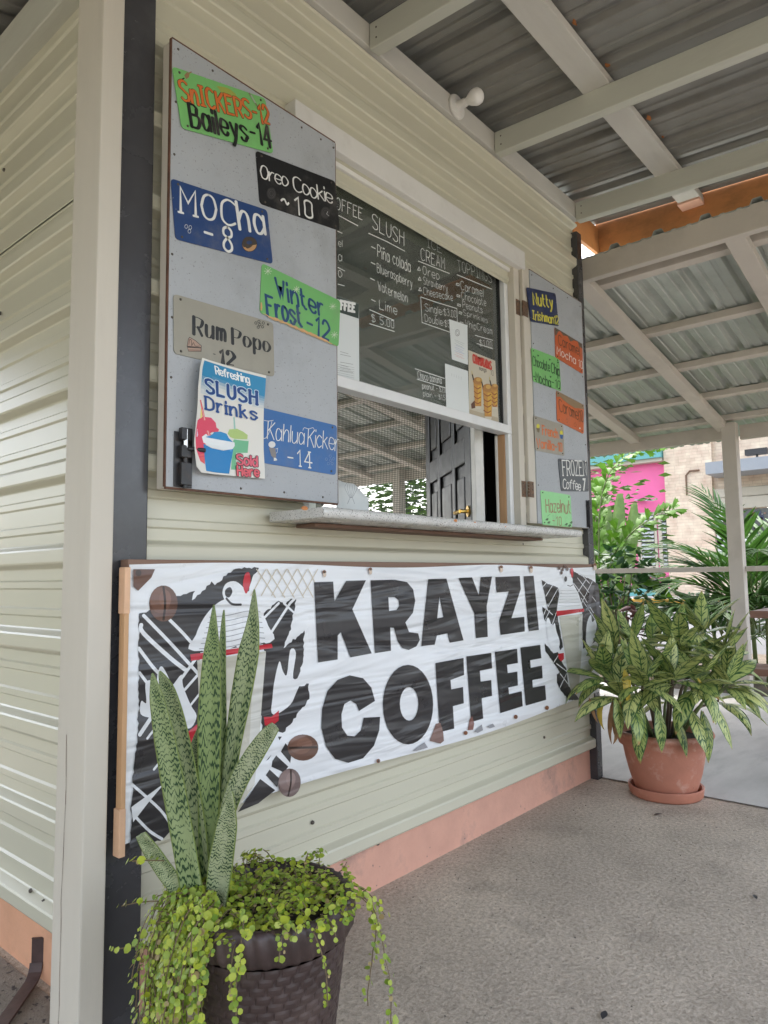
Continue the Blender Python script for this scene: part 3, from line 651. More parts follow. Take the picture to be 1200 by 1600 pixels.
# lower lean-to over the left wall, steepened and lengthened to shade it
lean = thing('side_lean_to_roof', (-.5, 1, 2.75), 'dark underside of the small side roof at the top left corner', 'roof')
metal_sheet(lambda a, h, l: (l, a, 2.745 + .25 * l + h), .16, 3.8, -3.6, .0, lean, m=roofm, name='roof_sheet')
# bulb on its batten holder
lp = atY((712, 168), -.052); lamp = thing('porch_lamp', (lp.x, lp.y, lp.z), 'bare unlit white bulb in a round holder on the wall plate', 'lamp')
b = MB(); 
rings = [(.0, .048), (.004, .05), (.012, .047), (.014, .02), (.05, .017), (.052, .0)]
def turn_y(c, rings, n=20):
    m = MB(); vs = [(c.x + r_ * math.cos(2 * math.pi * j / n), c.y - d_, c.z + r_ * math.sin(2 * math.pi * j / n)) for d_, r_ in rings for j in range(n)]
    fs = [(i * n + j, i * n + (j + 1) % n, (i + 1) * n + (j + 1) % n, (i + 1) * n + j) for i in range(len(rings) - 1) for j in range(n)]
    m.add(vs, fs); return m
turn_y(lp, rings).build('lamp_holder', whitep, lamp, smooth=False, bevel=.001)
turn_y(lp, [(.05, .014), (.06, .016), (.072, .024), (.088, .031), (.1, .0325), (.112, .030), (.122, .021), (.128, .009), (.129, .0)]).build('bulb', bulbm, lamp, smooth=True)

# ---------------------------------------------------------------- the shelter beyond
annex = thing('open_shelter', (3.9, 0, 0), 'open timber shelter with sloping metal roof and waist rail beyond the kiosk', 'shelter')
AS = .165
az = lambda x: 2.66 - AS * (x - 2.6)
part('beam', annexw, annex, (2.60, 2.65, -3.2, .08, 2.548, 2.672), bevel=.004)
part('beam', annexw, annex, (2.60, 2.65, .081, 5.0, 2.548, 2.672), bevel=.004)
part('post', annexw, annex, (2.60, 2.64, .012, .10, 0.0, 2.545), bevel=.004)
part('post', annexw, annex, (2.60, 2.69, 4.9, 5.0, 0.0, 2.545), bevel=.004)
def slope_beam(y, wd, ht, top):
    b = MB(); xa, xb = 2.655, 5.30; P = lambda x, yy, dz: (x, yy, az(x) + dz)
    b.hexa([P(xa, y, top - ht), P(xb, y, top - ht), P(xb, y + wd, top - ht), P(xa, y + wd, top - ht), P(xa, y, top), P(xb, y, top), P(xb, y + wd, top), P(xa, y + wd, top)])
    return b.build('rafter', annexw, annex, bevel=.004)
for y in (-2.4, -1.6, -.80, -.03, .69, 1.45, 2.2, 3.0, 3.8, 4.6): slope_beam(y, .09, .05, -.048)
for x in (2.80, 3.46, 4.03, 4.60, 5.1):
    b = MB(); b.hexa([(x, -3.18, az(x) - .046), (x + .055, -3.18, az(x + .055) - .046), (x + .055, 5, az(x + .055) - .046), (x, 5, az(x) - .046), (x, -3.18, az(x) - .004), (x + .055, -3.18, az(x + .055) - .004), (x + .055, 5, az(x + .055) - .004), (x, 5, az(x) - .004)])
    b.build('purlin', annexw, annex, bevel=.003)
for i in range(11):
    ya = -3.2 + i * .76
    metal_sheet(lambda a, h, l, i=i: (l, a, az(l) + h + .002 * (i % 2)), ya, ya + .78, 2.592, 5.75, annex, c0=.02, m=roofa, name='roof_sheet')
xe = 5.17
part('beam', annexw, annex, (xe + .045, xe + .09, .0, 5.0, 2.065, 2.178), bevel=.004)
part('beam', annexw, annex, (xe + .045, xe + .09, -3.2, -.105, 2.05, 2.165), bevel=.004)
for y in (-.10, 3.31, -2.6):
    part('post', annexw, annex, (xe - .06, xe + .04, y, y + .105, 0.0, 2.18), bevel=.005)
part('rail', annexw, annex, (xe - .01, xe + .03, .006, 3.309, 1.005, 1.045), bevel=.004)
part('rail', annexw, annex, (xe - .01, xe + .03, -2.49, -.101, 1.005, 1.045), bevel=.004)

# ---------------------------------------------------------------- handwriting: stroke letters
G = {
 'A': '00 39 60;13 53', 'B': '00 09;~09 39 58 57 45 05;~05 45 64 62 40 00', 'C': '~68 49 29 07 02 20 40 61', 'D': '00 09;~09 39 67 62 30 00',
 'E': '69 09 00 60;05 45', 'F': '69 09 00;05 45', 'G': '~68 49 29 07 02 20 40 62 64;64 44', 'H': '09 00;69 60;05 65', 'I': '09 49;29 20;00 40', 'K': '09 00;69 04;25 60',
 'L': '09 00 60', 'M': '00 09 34 69 60', 'N': '00 09 60 69', 'O': '~39 18 05 04 11 30 51 64 65 58 39', 'P': '00 09;~09 39 68 66 44 04',
 'R': '00 09;~09 39 68 66 44 04;34 60', 'S': '~68 49 29 08 06 25 44 63 61 40 20 01', 'T': '09 69;39 30', 'U': '~09 03 11 30 51 63 69', 'V': '09 30 69',
 'W': '09 20 36 40 69', 'Y': '09 35 69;35 30', 'Z': '09 69 00 60',
 'a': '~54 36 16 04 02 10 30 52;56 50', 'b': '09 00;~04 26 46 54 52 40 20 02', 'c': '~55 36 26 04 02 20 30 51', 'd': '~54 36 16 04 02 10 30 52;59 50',
 'e': '~03 53 55 36 16 04 02 20 40 51', 'f': '~58 49 38 27 20;06 46', 'g': '~54 36 16 04 02 10 30 52;~56 50 5b 3c 1c 0b', 'h': '09 00;~03 26 46 54 50', 'i': '06 00;08 09',
 'k': '09 00;46 03;14 50', 'l': '09 00', 'm': '06 00;~04 16 26 34 30;~34 46 56 64 60', 'n': '06 00;~03 26 46 54 50', 'N~': '',
 'o': '~36 16 04 02 10 30 52 54 36', 'p': '06 0c;~04 26 46 54 52 40 20 02', 'r': '06 00;~03 26 46', 's': '~55 36 16 05 14 33 52 41 30 10 01',
 't': '~19 12 21 30 40;06 36', 'u': '~06 02 10 30 52;56 50', 'v': '06 30 56', 'w': '06 10 34 50 66', 'x': '06 50;56 00', 'y': '06 30;~56 30 1c 0c', 'z': '06 56 00 50',
 '0': '~29 08 05 04 01 20 41 44 45 48 29', '1': '07 29 20', '2': '~07 19 39 57 55 00;00 50', '3': '~08 29 48 46 25;~25 44 41 20 01', '4': '49 03 63;49 40',
 '5': '59 09 05;~05 35 53 52 30 10 01', '7': '09 59 20', '8': '~39 18 16 35 53 51 30 11 13 35 56 58 39', '-': '04 44', '~': '~04 15 25 33 44', '$': '~57 38 28 07 06 25 35 53 51 30 20 01;29 2a', ':': '01 02;04 05', '.': '00 01',
 '\u00f1': '06 00;~03 26 46 54 50;~08 19 28 39',
 # slab-serif forms, used through a private code
 '\ue001': '09 69;39 30',
}
YC = {c: i for i, c in enumerate('0123456789')}; YC.update({'a': -1, 'b': -2, 'c': -3})
def smooth_line(p, n=5):
    out = []
    closed = p[0] == p[-1] and len(p) > 3
    for i in range(len(p) - 1):
        p0 = p[i - 1] if i > 0 else (p[-2] if closed else p[0]); p1 = p[i]; p2 = p[i + 1]; p3 = p[i + 2] if i + 2 < len(p) else (p[1] if closed else p[-1])
        for k in range(n):
            t = k / n
            out.append(tuple(.5 * (2 * p1[a] + (p2[a] - p0[a]) * t + (2 * p0[a] - 5 * p1[a] + 4 * p2[a] - p3[a]) * t * t + (3 * p1[a] - p0[a] - 3 * p2[a] + p3[a]) * t ** 3) for a in (0, 1)))
    out.append(p[-1]); return out
def text_lines(s, gap=2.6, jit=.0, rnd=None, serif=False):
    x = 0; out = []
    for ch_ in s:
        if ch_ == ' ': x += 5; continue
        st = []
        for part_ in G[ch_].split(';'):
            sm = part_.startswith('~'); pts = [(int(q[0]), YC[q[1]]) for q in part_.lstrip('~').split()]
            st.append((sm, pts))
        mx = max(q[0] for _, p in st for q in p)
        dy = (rnd.uniform(-jit, jit) if rnd else 0)
        ends = []
        for sm, p in st:
            raw = [(x + a, b + dy) for a, b in p]
            ln = smooth_line(raw) if sm else raw
            out.append(ln)
            if serif and not sm:
                for q, r_ in ((raw[0], raw[1]), (raw[-1], raw[-2])):
                    if abs(q[0] - r_[0]) < .34 * abs(q[1] - r_[1]) and abs(q[1] - r_[1]) > 3 and (round(q[1] - dy) in (0, 9, 6)): ends.append([(q[0] - 1.0, q[1]), (q[0] + 1.0, q[1])])
        out += ends
        x += mx + gap
    return out, max(1, x - gap)
def ribbon(m, pts, wv, wh, f3, lay, col):
    """flat stroke in the plane: wv wide on uprights, wh on level strokes; f3(a, b, layer) -> point"""
    P = [Vector((a, b)) for a, b in pts]; Q = [P[0]]
    for p in P[1:]:
        if (p - Q[-1]).length > 1e-6: Q.append(p)
    if len(Q) < 2: return
    n = len(Q); L_, R_ = [], []
    ds = [(Q[i + 1] - Q[i]).normalized() for i in range(n - 1)]
    for i in range(n):
        d = ds[0] if i == 0 else ds[-1] if i == n - 1 else (ds[i - 1] + ds[i])
        if d.length < .3: d = ds[i - 1]
        d = d.normalized(); w_ = (wh + (wv - wh) * d.y * d.y) / 2
        if 0 < i < n - 1: w_ /= max(.6, d.dot(ds[i]))
        nn = Vector((-d.y, d.x)); L_.append(Q[i] + nn * w_); R_.append(Q[i] - nn * w_)
    vs = [f3(p.x, p.y, lay) for p in L_] + [f3(p.x, p.y, lay) for p in R_]
    fs = [(i, i + 1, n + i + 1, n + i) for i in range(n - 1)]
    # rounded ends
    for i, s_ in ((0, -1), (n - 1, 1)):
        d = ds[0] if i == 0 else ds[-1]; c = Q[i]; hw = (L_[i] - R_[i]).length / 2; nn = Vector((-d.y, d.x)); b0 = len(vs)
        arc = [c + nn * hw * math.cos(t) + d * s_ * hw * .8 * math.sin(t) for t in (0, .6, 1.2, 1.94, 2.54, math.pi)]
        vs += [f3(p.x, p.y, lay) for p in arc]; fs.append(tuple(range(b0, b0 + 6)))
    m.add(vs, fs, col=col)
class Ink:
    """paint on a plane y = const: everything is given in photograph pixels through a crop map"""
    def __init__(s, y, cm, step=2.5e-5, bend=None):
        s.y = y; s.cm = cm; s.m = MB(); s.k = 8; s.st = step; s.bend = bend
        s.rnd = random.Random(5); s.wm = 1.5
    def P(s, q): v = atY(s.cm(*q), s.y); return (v.x, v.z)
    def f3(s, a, b, lay): return Vector((a, s.y - lay * s.st + (s.bend(a, b) if s.bend else 0), b))
    def text(s, t, p0, p1, top, col, w=1.0, wh=None, gap=2.6, jit=.25, out=None, serif=False, slant=0):
        """baseline from p0 to p1, top = cap height above p0; w = stroke width in tenths of cap height"""
        o = Vector(s.P(p0)); u = Vector(s.P(p1)) - o; v = Vector(s.P(top)) - o
        ls, W = text_lines(t, gap, jit, s.rnd, serif); hh = v.length
        mp = lambda q: tuple(o + u * ((q[0] + slant * q[1]) / W) + v * (q[1] / 9))
        wv = hh * w / 10 * s.wm; w2 = hh * (wh if wh is not None else w) / 10 * s.wm
        for extra, c in ((out[0] if out else 0, out[1] if out else None), (0, col)):
            if c is None: continue
            for ln in ls:
                ribbon(s.m, [mp(q) for q in ln], wv + extra * hh / 10, w2 + extra * hh / 10, s.f3, s.k, c); s.k += 1
    def line(s, pts, w, col, smooth=False):
        q = [s.P(p) for p in pts]
        if smooth: q = smooth_line(q)
        ribbon(s.m, q, w, w, s.f3, s.k, col); s.k += 1
    def poly(s, pts, col, holes=(), smooth=False, jag=0):
        out = [s.P(p) for p in pts]
        if smooth: out = smooth_line(out + [out[0]], 4)[:-1]
        if jag:
            o2 = []
            for i in range(len(out)):
                a = Vector(out[i]); b = Vector(out[(i + 1) % len(out)]); L_ = (b - a).length; n = max(1, int(L_ / .008)); nn = Vector((-(b - a).y, (b - a).x)).normalized()
                for k in range(n): q = a.lerp(b, k / n) + nn * (s.rnd.uniform(-jag, jag) if k else 0); o2.append((q.x, q.y))
            out = o2
        loops = [[Vector((a, b, 0)) for a, b in out]] + [[Vector((*s.P(p), 0)) for p in h] for h in holes]
        tri = tessellate_polygon(loops); flat = [v for l in loops for v in l]
        s.m.add([s.f3(v.x, v.y, s.k) for v in flat], [tuple(t) for t in tri], col=col); s.k += 1
    def disc(s, c, rx, ry, col, n=18, rot=0):
        s.poly([(c[0] + rx * math.cos(2 * math.pi * i / n) * math.cos(rot) - ry * math.sin(2 * math.pi * i / n) * math.sin(rot), c[1] + rx * math.cos(2 * math.pi * i / n) * math.sin(rot) + ry * math.sin(2 * math.pi * i / n) * math.cos(rot)) for i in range(n)], col)
    def ring(s, c, rx, ry, w, col, n=14):
        s.line([(c[0] + rx * math.cos(2 * math.pi * i / n), c[1] + ry * math.sin(2 * math.pi * i / n)) for i in range(n + 1)], w, col)

# ---------------------------------------------------------------- painted tin signs on the shutters
GREEN = (.20, .52, .16); NAVY = (.018, .045, .13); BLK = (.012, .012, .013); WHT = (.78, .78, .74); ORG = (.70, .17, .035); TAUPE = (.33, .31, .25)
PALEG = (.30, .68, .29); SLATE = (.085, .095, .105); YEL = (.68, .62, .06); BLUE = (.02, .115, .36); RED = (.55, .03, .03); CHIP = (.62, .36, .16)
def sign(y, cm, quad, base, label, draw, screws=True, rad=.012, group='painted menu signs on the shutters', hide=()):
    P = [atY(cm(*q), y) for q in quad]
    c = sum(P, Vector()) / 4; root = thing('menu_sign', (c.x, y, c.z), label, 'sign', group)
    out = []
    for i in range(4):
        p = Vector((P[i].x, P[i].z)); a = Vector((P[i - 1].x, P[i - 1].z)); b = Vector((P[(i + 1) % 4].x, P[(i + 1) % 4].z))
        ua = (a - p).normalized(); ub = (b - p).normalized()
        for t in (0, .25, .5, .75, 1):
            s0 = p + ua * rad * (1 - t) ** 2 + ub * rad * t ** 2; out.append(s0)
    n = len(out); pl = MB(); vs = [(q.x, y, q.y) for q in out] + [(q.x, y + .0016, q.y) for q in out]
    pl.add(vs, [tuple(range(n - 1, -1, -1)), tuple(range(n, 2 * n))] + [(i, (i + 1) % n, n + (i + 1) % n, n + i) for i in range(n)], col=base)
    pl.build('plate', paintm, root)
    k = Ink(y, cm); draw(k); k.m.build('lettering', paintm, root)
    if screws:
        C2 = Vector((c.x, c.z))
        for i, p in enumerate(P):
            if i in hide: continue
            q = Vector((p.x, p.z)) + (C2 - Vector((p.x, p.z))).normalized() * .022; screw(Vector((q.x, y - .0003, q.y)), root)
    # worn bare edges
    ed = Ink(y - .0002, lambda *p: p); rn = random.Random(int(c.x * 9999))
    for i in range(5):
        e = rn.randrange(4); t = rn.random(); a = Vector(quad[e]).lerp(Vector(quad[(e + 1) % 4]), t * .8 + .1); cc = Vector(quad[0]).lerp(Vector(quad[2]), .5)
        a = a.lerp(cc, .015); ed.cm = cm; s_ = rn.uniform(3, 9)
        ed.poly([(a.x + s_ * math.cos(k_) * rn.uniform(.5, 1.2), a.y + .6 * s_ * math.sin(k_) * rn.uniform(.5, 1.2)) for k_ in (0, 1.05, 2.1, 3.1, 4.2, 5.2)], tuple(min(.7, x * .5 + .25) for x in base))
    ed.m.build('paint_chips', paintm, root, kind='stuff')
    return root

def d_snick(k):
    k.poly([(185, 185), (215, 150), (240, 170), (235, 205), (205, 225)], (.33, .2, .1)); k.line([(232, 165), (260, 150)], .003, (.33, .2, .1)); k.line([(185, 215), (165, 225)], .003, BLK)
    k.poly([(520, 295), (640, 320), (720, 380), (760, 470), (660, 440), (580, 380)], (.36, .40, .08), jag=.002)
    k.text('SnICKERS-12', (165, 440), (1075, 700), (128, 232), ORG, 1.15, .75, out=(.5, BLK), jit=.5)
    k.text('Baileys-14', (262, 715), (1100, 940), (225, 475), BLK, 1.25, .7, gap=2.7, jit=.3)
    k.line([(860, 375), (895, 430), (940, 505)], .005, (.25, .2, .13)); k.line([(880, 400), (920, 470)], .006, (.4, .42, .36))
sign(YL - .0042, crop(260, 90, 6.667), [(58, 90), (1030, 425), (1115, 1000), (160, 735)], GREEN, 'green tin sign with orange and black lettering at the top of the left shutter', d_snick)
def d_oreo(k):
    k.text('Oreo', (140, 465), (480, 580), (135, 300), WHT, .85, .5, gap=.9, jit=.5)
    k.text('Cookie', (560, 625), (1035, 785), (540, 445), WHT, .9, .5, gap=.9, jit=.3)
    k.text('~10', (400, 850), (785, 975), (385, 630), WHT, .8, .75, gap=3.5)
    for c in ((270, 660), (945, 900)):
        k.disc(c, 58, 76, (.035, .033, .033)); k.ring(c, 42, 56, .0015, (.07, .068, .065)); k.ring(c, 24, 32, .0015, (.07, .068, .065))
    k.line([(975, 885), (960, 915), (990, 940)], .0018, (.5, .5, .48))
sign(YL - .0022, crop(390, 220, 8), [(75, 120), (1070, 505), (1130, 1125), (128, 785)], (.008, .008, .009), 'black tin sign with white script lettering below the upper green one', d_oreo)
def d_mocha(k):
    k.text('MOC', (150, 415), (720, 560), (145, 150), WHT, .8, .55, gap=2.6, jit=.2, serif=True)
    k.text('ha', (765, 590), (1030, 640), (725, 305), WHT, .95, .6, gap=3, jit=.1)
    k.text('-8', (400, 740), (680, 825), (392, 480), WHT, .75, .7, gap=5)
    k.disc((865, 745), 80, 80, BLK); k.disc((865, 745), 74, 74, (.50, .28, .12)); k.poly([(790, 720), (820, 675), (870, 668), (930, 700), (938, 745), (900, 755), (880, 775), (845, 790), (820, 775), (800, 770)], (.055, .04, .03), smooth=True); k.disc((862, 727), 30, 20, NAVY)
    for c in ((205, 560), (247, 570), (238, 610)): k.ring(c, 15, 20, .001, WHT)
sign(YL - .0030, crop(260, 270, 6.667), [(45, 55), (1050, 388), (1110, 950), (95, 690)], (.014, .05, .17), 'dark blue tin sign with white lettering and a painted doughnut', d_mocha)
def d_winter(k):
    DB = (.012, .06, .16)
    k.text('Winter', (400, 485), (945, 720), (375, 260), DB, 1.15, .85, gap=2.4, jit=.4)
    k.text('Frost', (285, 690), (690, 835), (262, 450), DB, 1.2, .85, gap=2.2, jit=.4)
    k.text('-12', (745, 870), (1000, 985), (750, 660), DB, 1.1, .9, gap=3)
    for c, r_ in (((288, 178), 46), ((622, 390), 38), ((1048, 590), 42), ((1065, 925), 42)):
        for j in range(4): a = j * .785; k.line([(c[0] - r_ * math.cos(a), c[1] - r_ * math.sin(a)), (c[0] + r_ * math.cos(a), c[1] + r_ * math.sin(a))], .0016, (.62, .70, .52))
    k.poly([(215, 665), (560, 800), (740, 880), (860, 930), (1075, 1045), (1090, 1062), (600, 850), (330, 735)], CHIP, jag=.002); k.poly([(200, 545), (215, 545), (222, 600), (215, 640), (200, 640)], CHIP)
sign(YL - .0022, crop(380, 400, 7.5), [(220, 82), (1140, 528), (1118, 1066), (193, 662)], (.17, .46, .14), 'green tin sign with blue lettering, snowflakes and worn tan lower edge', d_winter, screws=False)
def d_rum(k):
    k.text('Rum', (285, 480), (610, 550), (285, 300), BLK, 1.55, .3, gap=3.2, jit=.1)
    k.text('Popo', (690, 580), (1075, 665), (685, 425), BLK, 1.7, .3, gap=3.2, jit=.1)
    k.text('12', (560, 780), (700, 805), (560, 640), BLK, 2.6, .5, gap=3.4, jit=0); k.line([(487, 686), (508, 692)], .002, BLK)
    k.poly([(212, 605), (225, 530), (240, 510), (300, 545), (365, 600), (363, 665), (228, 662)], (.05, .03, .02)); k.poly([(218, 603), (230, 535), (242, 517), (300, 552), (358, 602), (358, 618)], (.42, .27, .2)); k.poly([(220, 622), (358, 630), (356, 645), (226, 643)], (.45, .3, .22)); k.poly([(228, 648), (357, 650), (357, 659), (230, 658)], (.4, .25, .18))
    k.line([(232, 590), (240, 540), (258, 545), (262, 600), (280, 570), (300, 605), (345, 605)], .0014, (.05, .03, .02), True)
    for c in ((930, 365), (962, 348), (1008, 365), (970, 382), (955, 408), (1000, 405)): k.ring(c, 13, 13, .0015, BLK, 8)
sign(YL - .0030, crop(260, 450, 6.667), [(73, 58), (1113, 362), (1126, 926), (78, 680)], TAUPE, 'taupe tin sign with black lettering and a drawn cake slice', d_rum)
def d_kah(k):
    k.text('Kahlua', (150, 560), (640, 640), (150, 330), WHT, .42, .28, gap=1.6, jit=.2, slant=.1); k.text('Kicker', (690, 660), (1105, 725), (690, 420), WHT, .38, .28, gap=1.2, jit=.3, slant=.1)
    k.line([(105, 315), (165, 325), (230, 315)], .0014, WHT, True); k.line([(90, 555), (130, 550), (175, 470), (210, 330)], .0016, WHT, True); k.line([(625, 450), (645, 415), (700, 430), (760, 415), (775, 440)], .0014, WHT, True)
    k.text('-14', (425, 905), (750, 955), (420, 690), WHT, .6, .55, gap=3.5, jit=0, serif=True)
    k.disc((210, 640), 47, 44, (.72, .72, .70)); k.poly([(170, 680), (255, 690), (268, 800), (245, 830), (225, 815), (200, 790)], (.22, .2, .19)); k.poly([(235, 815), (265, 820), (282, 850), (235, 860)], WHT); k.line([(262, 700), (288, 690), (280, 745), (268, 755)], .0012, WHT)
    for c in ((940, 835), (990, 795), (1035, 830), (995, 850), (965, 895), (1015, 895)): k.ring(c, 16, 18, .0008, (.25, .33, .5), 8)
sign(YL - .0022, crop(400, 620, 8.571), [(-60, 110), (1085, 385), (1070, 1050), (-45, 860)], (.02, .125, .36), 'mid blue tin sign with thin white script lettering beside the drinks poster', d_kah, hide=(0, 3))
A_ = crop(810, 430, 8); B_ = crop(810, 610, 7.273)
GR = 'painted menu signs on the shutters'
def d_nut(k):
    k.text('Nutty', (190, 365), (430, 412), (178, 225), YEL, 1.6, 1.0, gap=2.4, jit=.4); k.text('Irishman12', (178, 550), (500, 612), (172, 445), YEL, 1.5, .9, gap=2.1, jit=.4)
sign(YR - .0040, A_, [(100, 150), (465, 228), (508, 637), (158, 580)], (.016, .03, .10), 'navy tin sign with yellow hand lettering at the top of the right shutter', d_nut)
def d_car(k):
    k.poly([(455, 650), (800, 860), (800, 920), (760, 890), (740, 830), (690, 815), (650, 830), (610, 760), (560, 755), (520, 695), (495, 710), (470, 760), (458, 740)], (.14, .10, .07))
    k.text('Caramel', (505, 865), (765, 1005), (498, 745), (.06, .035, .02), .7, .6, gap=2.2, jit=.5); k.text('Mocha', (482, 985), (715, 1110), (482, 890), WHT, .9, .6, gap=2.4); k.text('10', (750, 1140), (798, 1170), (750, 1050), WHT, .7, .6, gap=3)
sign(YR - .0032, A_, [(455, 650), (800, 862), (806, 1235), (465, 1025)], (.58, .115, .03), 'orange tin sign with dark dripping top edge and white lettering', d_car)
def d_cho(k):
    DG = (.03, .10, .035)
    k.text('Chocolate', (182, 1125), (390, 1205), (178, 1010), DG, 1.0, .7, gap=2, jit=.3); k.text('Chip', (410, 1215), (515, 1260), (410, 1095), DG, 1.0, .7, gap=2.2)
    k.text('-Mocha', (188, 1315), (405, 1400), (180, 1195), DG, 1.1, .8, gap=2); k.text('-10', (410, 1380), (515, 1425), (415, 1280), DG, .9, .7, gap=2.5)
    for c in ((245, 1005), (390, 1055), (492, 1090), (400, 1270)): k.poly([(c[0] - 14, c[1] - 12), (c[0] + 14, c[1] - 2), (c[0] - 2, c[1] + 16)], DG)
sign(YR - .0024, A_, [(160, 905), (510, 1042), (537, 1450), (185, 1325)], GREEN, 'green tin sign with dark lettering on the right shutter under the navy one', d_cho)
def d_cin(k):
    k.poly([(430, 0), (745, 165), (745, 215), (690, 205), (640, 200), (560, 150), (510, 110), (470, 70), (435, 75)], (.30, .20, .11))
    k.text('Caramel10', (470, 235), (738, 370), (458, 100), (.10, .05, .02), .6, .5, gap=2, jit=.6)
    for c in ((550, 345), (645, 390)): k.ring(c, 12, 22, .0012, (.10, .05, .02))
    k.disc((697, 430), 8, 9, WHT)
sign(YR - .0032, B_, [(430, 0), (745, 165), (742, 495), (440, 345)], (.60, .13, .035), 'orange tin sign with brown outlined lettering in the middle of the right shutter', d_cin)
def d_fre(k):
    k.text('French', (275, 500), (450, 545), (268, 400), ORG, 1.5, 1.0, gap=2.2, jit=.4); k.text('Vanilla-10', (210, 645), (495, 695), (205, 545), ORG, 1.4, .9, gap=2.2, jit=.3)
    for c in ((222, 420), (487, 495)):
        k.disc((c[0], c[1] - 12), 18, 28, YEL); k.poly([(c[0] - 20, c[1] + 5), (c[0] + 20, c[1] + 12), (c[0] + 13, c[1] + 60), (c[0] - 8, c[1] + 52)], (.2, .15, .08) if c[0] < 300 else (.03, .12, .35))
sign(YR - .0024, B_, [(173, 283), (510, 390), (525, 746), (195, 682)], (.36, .33, .27), 'taupe tin sign with orange lettering and two little cupcakes', d_fre)
def d_fro(k):
    k.text('FROZEN', (508, 968), (775, 970), (495, 795), WHT, .7, .55, gap=1.9, jit=.2, serif=True); k.text('Coffee', (508, 1108), (705, 1135), (508, 1005), WHT, 1.0, .8, gap=1.2, jit=.3); k.text('7', (732, 1130), (755, 1130), (732, 1010), WHT, 1.6, 1.4)
sign(YR - .0032, B_, [(450, 773), (782, 802), (800, 1150), (488, 1144)], SLATE, 'slate grey tin sign with white lettering low on the right shutter', d_fro)
def d_haz(k):
    k.text('Hazelnut', (315, 1385), (590, 1392), (308, 1240), (.33, .17, .09), .8, .6, gap=2, jit=.4); k.text('-10', (388, 1525), (488, 1540), (385, 1425), (.33, .17, .09), .8, .65, gap=3)
    for c in ((325, 1465), (345, 1500), (545, 1520), (580, 1535), (600, 1500)): k.poly([(c[0] - 22, c[1] + 8), (c[0], c[1] - 14), (c[0] + 18, c[1] - 8), (c[0] + 4, c[1] + 16)], (.05, .13, .04))
    k.line([(330, 1430), (360, 1405)], .0015, (.05, .13, .04))
sign(YR - .0024, B_, [(250, 1133), (592, 1190), (612, 1556), (275, 1526)], PALEG, 'pale green tin sign with brown lettering just above the shelf', d_haz)

# ---------------------------------------------------------------- curling paper poster on the left shutter
PQ = crop(285, 550, 7.62); YP = YL - .0125
def curl(a, b):
    t = (a - .20) / .23      # 0 at the left edge
    return -.010 * max(0, .55 - t) ** 2 * 3 - .004 * math.sin(b * 23) * max(0, 1 - t)
ps = thing('drinks_poster', (.3, YP, 1.45), 'curling paper poster of three slush cups pinned to the left shutter', 'poster')
pk = Ink(YP, PQ, bend=curl)
# paper body as a fine grid so that it can curl
Lx = [(205, 80), (165, 200), (122, 440), (100, 800), (90, 1080), (128, 1370), (190, 1442)]; Rx = [(1000, 278), (985, 480), (968, 640), (962, 860), (968, 1150), (985, 1400), (985, 1508)]
def lerp_edge(E, t):
    s = t * (len(E) - 1); i = min(len(E) - 2, int(s)); f = s - i
    return (E[i][0] + (E[i + 1][0] - E[i][0]) * f, E[i][1] + (E[i + 1][1] - E[i][1]) * f)
NU, NV = 24, 36
def pgrid(u, v):
    a = lerp_edge(Lx, v); b = lerp_edge(Rx, v); return (a[0] + (b[0] - a[0]) * u, a[1] + (b[1] - a[1]) * u)
pap = MB(); vs = []; cols = []
for j in range(NV + 1):
    for i in range(NU + 1): p = pk.P(pgrid(i / NU, j / NV)); vs.append(pk.f3(p[0], p[1], 0))
for j in range(NV):
    for i in range(NU):
        v = (j + .5) / NV; u = (i + .5) / NU
        paper = (.74, .72, .66); top = (.03, .25, .46)
        f = 1 if v < .21 else max(0, 1 - (v - .21) / .17)
        if .2 < u < .85: f *= max(0, min(1, 1 - (v - .20) / .11)) if v > .2 else 1
        if u < .03 or v < .022 or u > .985: f = 0
        c = tuple(paper[q] * (1 - f) + top[q] * f for q in range(3))
        k = j * (NU + 1) + i
        pap.add([vs[k], vs[k + 1], vs[k + NU + 2], vs[k + NU + 1]], [(0, 3, 2, 1)], col=c)
pap.build('paper', printm, ps)
CREAM_ = (.74, .72, .66)
def band(pts, col, **kw):  # subdivided decals so that they follow the curl
    pk.poly(pts, col, jag=.00001, **kw)
band([(118, 830), (170, 785), (300, 792), (365, 850), (378, 905), (415, 930), (400, 962), (330, 960), (250, 1000), (240, 1340), (180, 1305), (120, 1160), (102, 1000)], (.72, .07, .13))
band([(140, 1000), (230, 960), (240, 1330), (185, 1300), (130, 1140)], (.78, .13, .13)); band([(210, 800), (300, 795), (360, 850), (370, 900), (300, 880), (230, 860)], (.70, .06, .20))
band([(155, 690), (175, 690), (180, 830), (150, 830)], (.78, .66, .22)); band([(115, 935), (150, 905), (160, 960), (150, 1030), (118, 1020)], (.78, .55, .68))
band([(525, 975), (545, 925), (640, 915), (720, 950), (775, 990), (772, 1040), (640, 1045), (560, 1015)], (.42, .56, .19)); band([(600, 1040), (790, 1045), (780, 1200), (640, 1200), (640, 1400), (580, 1400)], (.16, .47, .26)); band([(590, 780), (607, 780), (625, 930), (603, 930)], (.32, .55, .48))
band([(595, 1035), (795, 1040), (795, 1060), (595, 1052)], (.66, .72, .62))
band([(190, 1020), (240, 985), (330, 1000), (620, 1080), (625, 1120), (590, 1160), (480, 1165), (330, 1140), (215, 1085)], (.80, .83, .84))
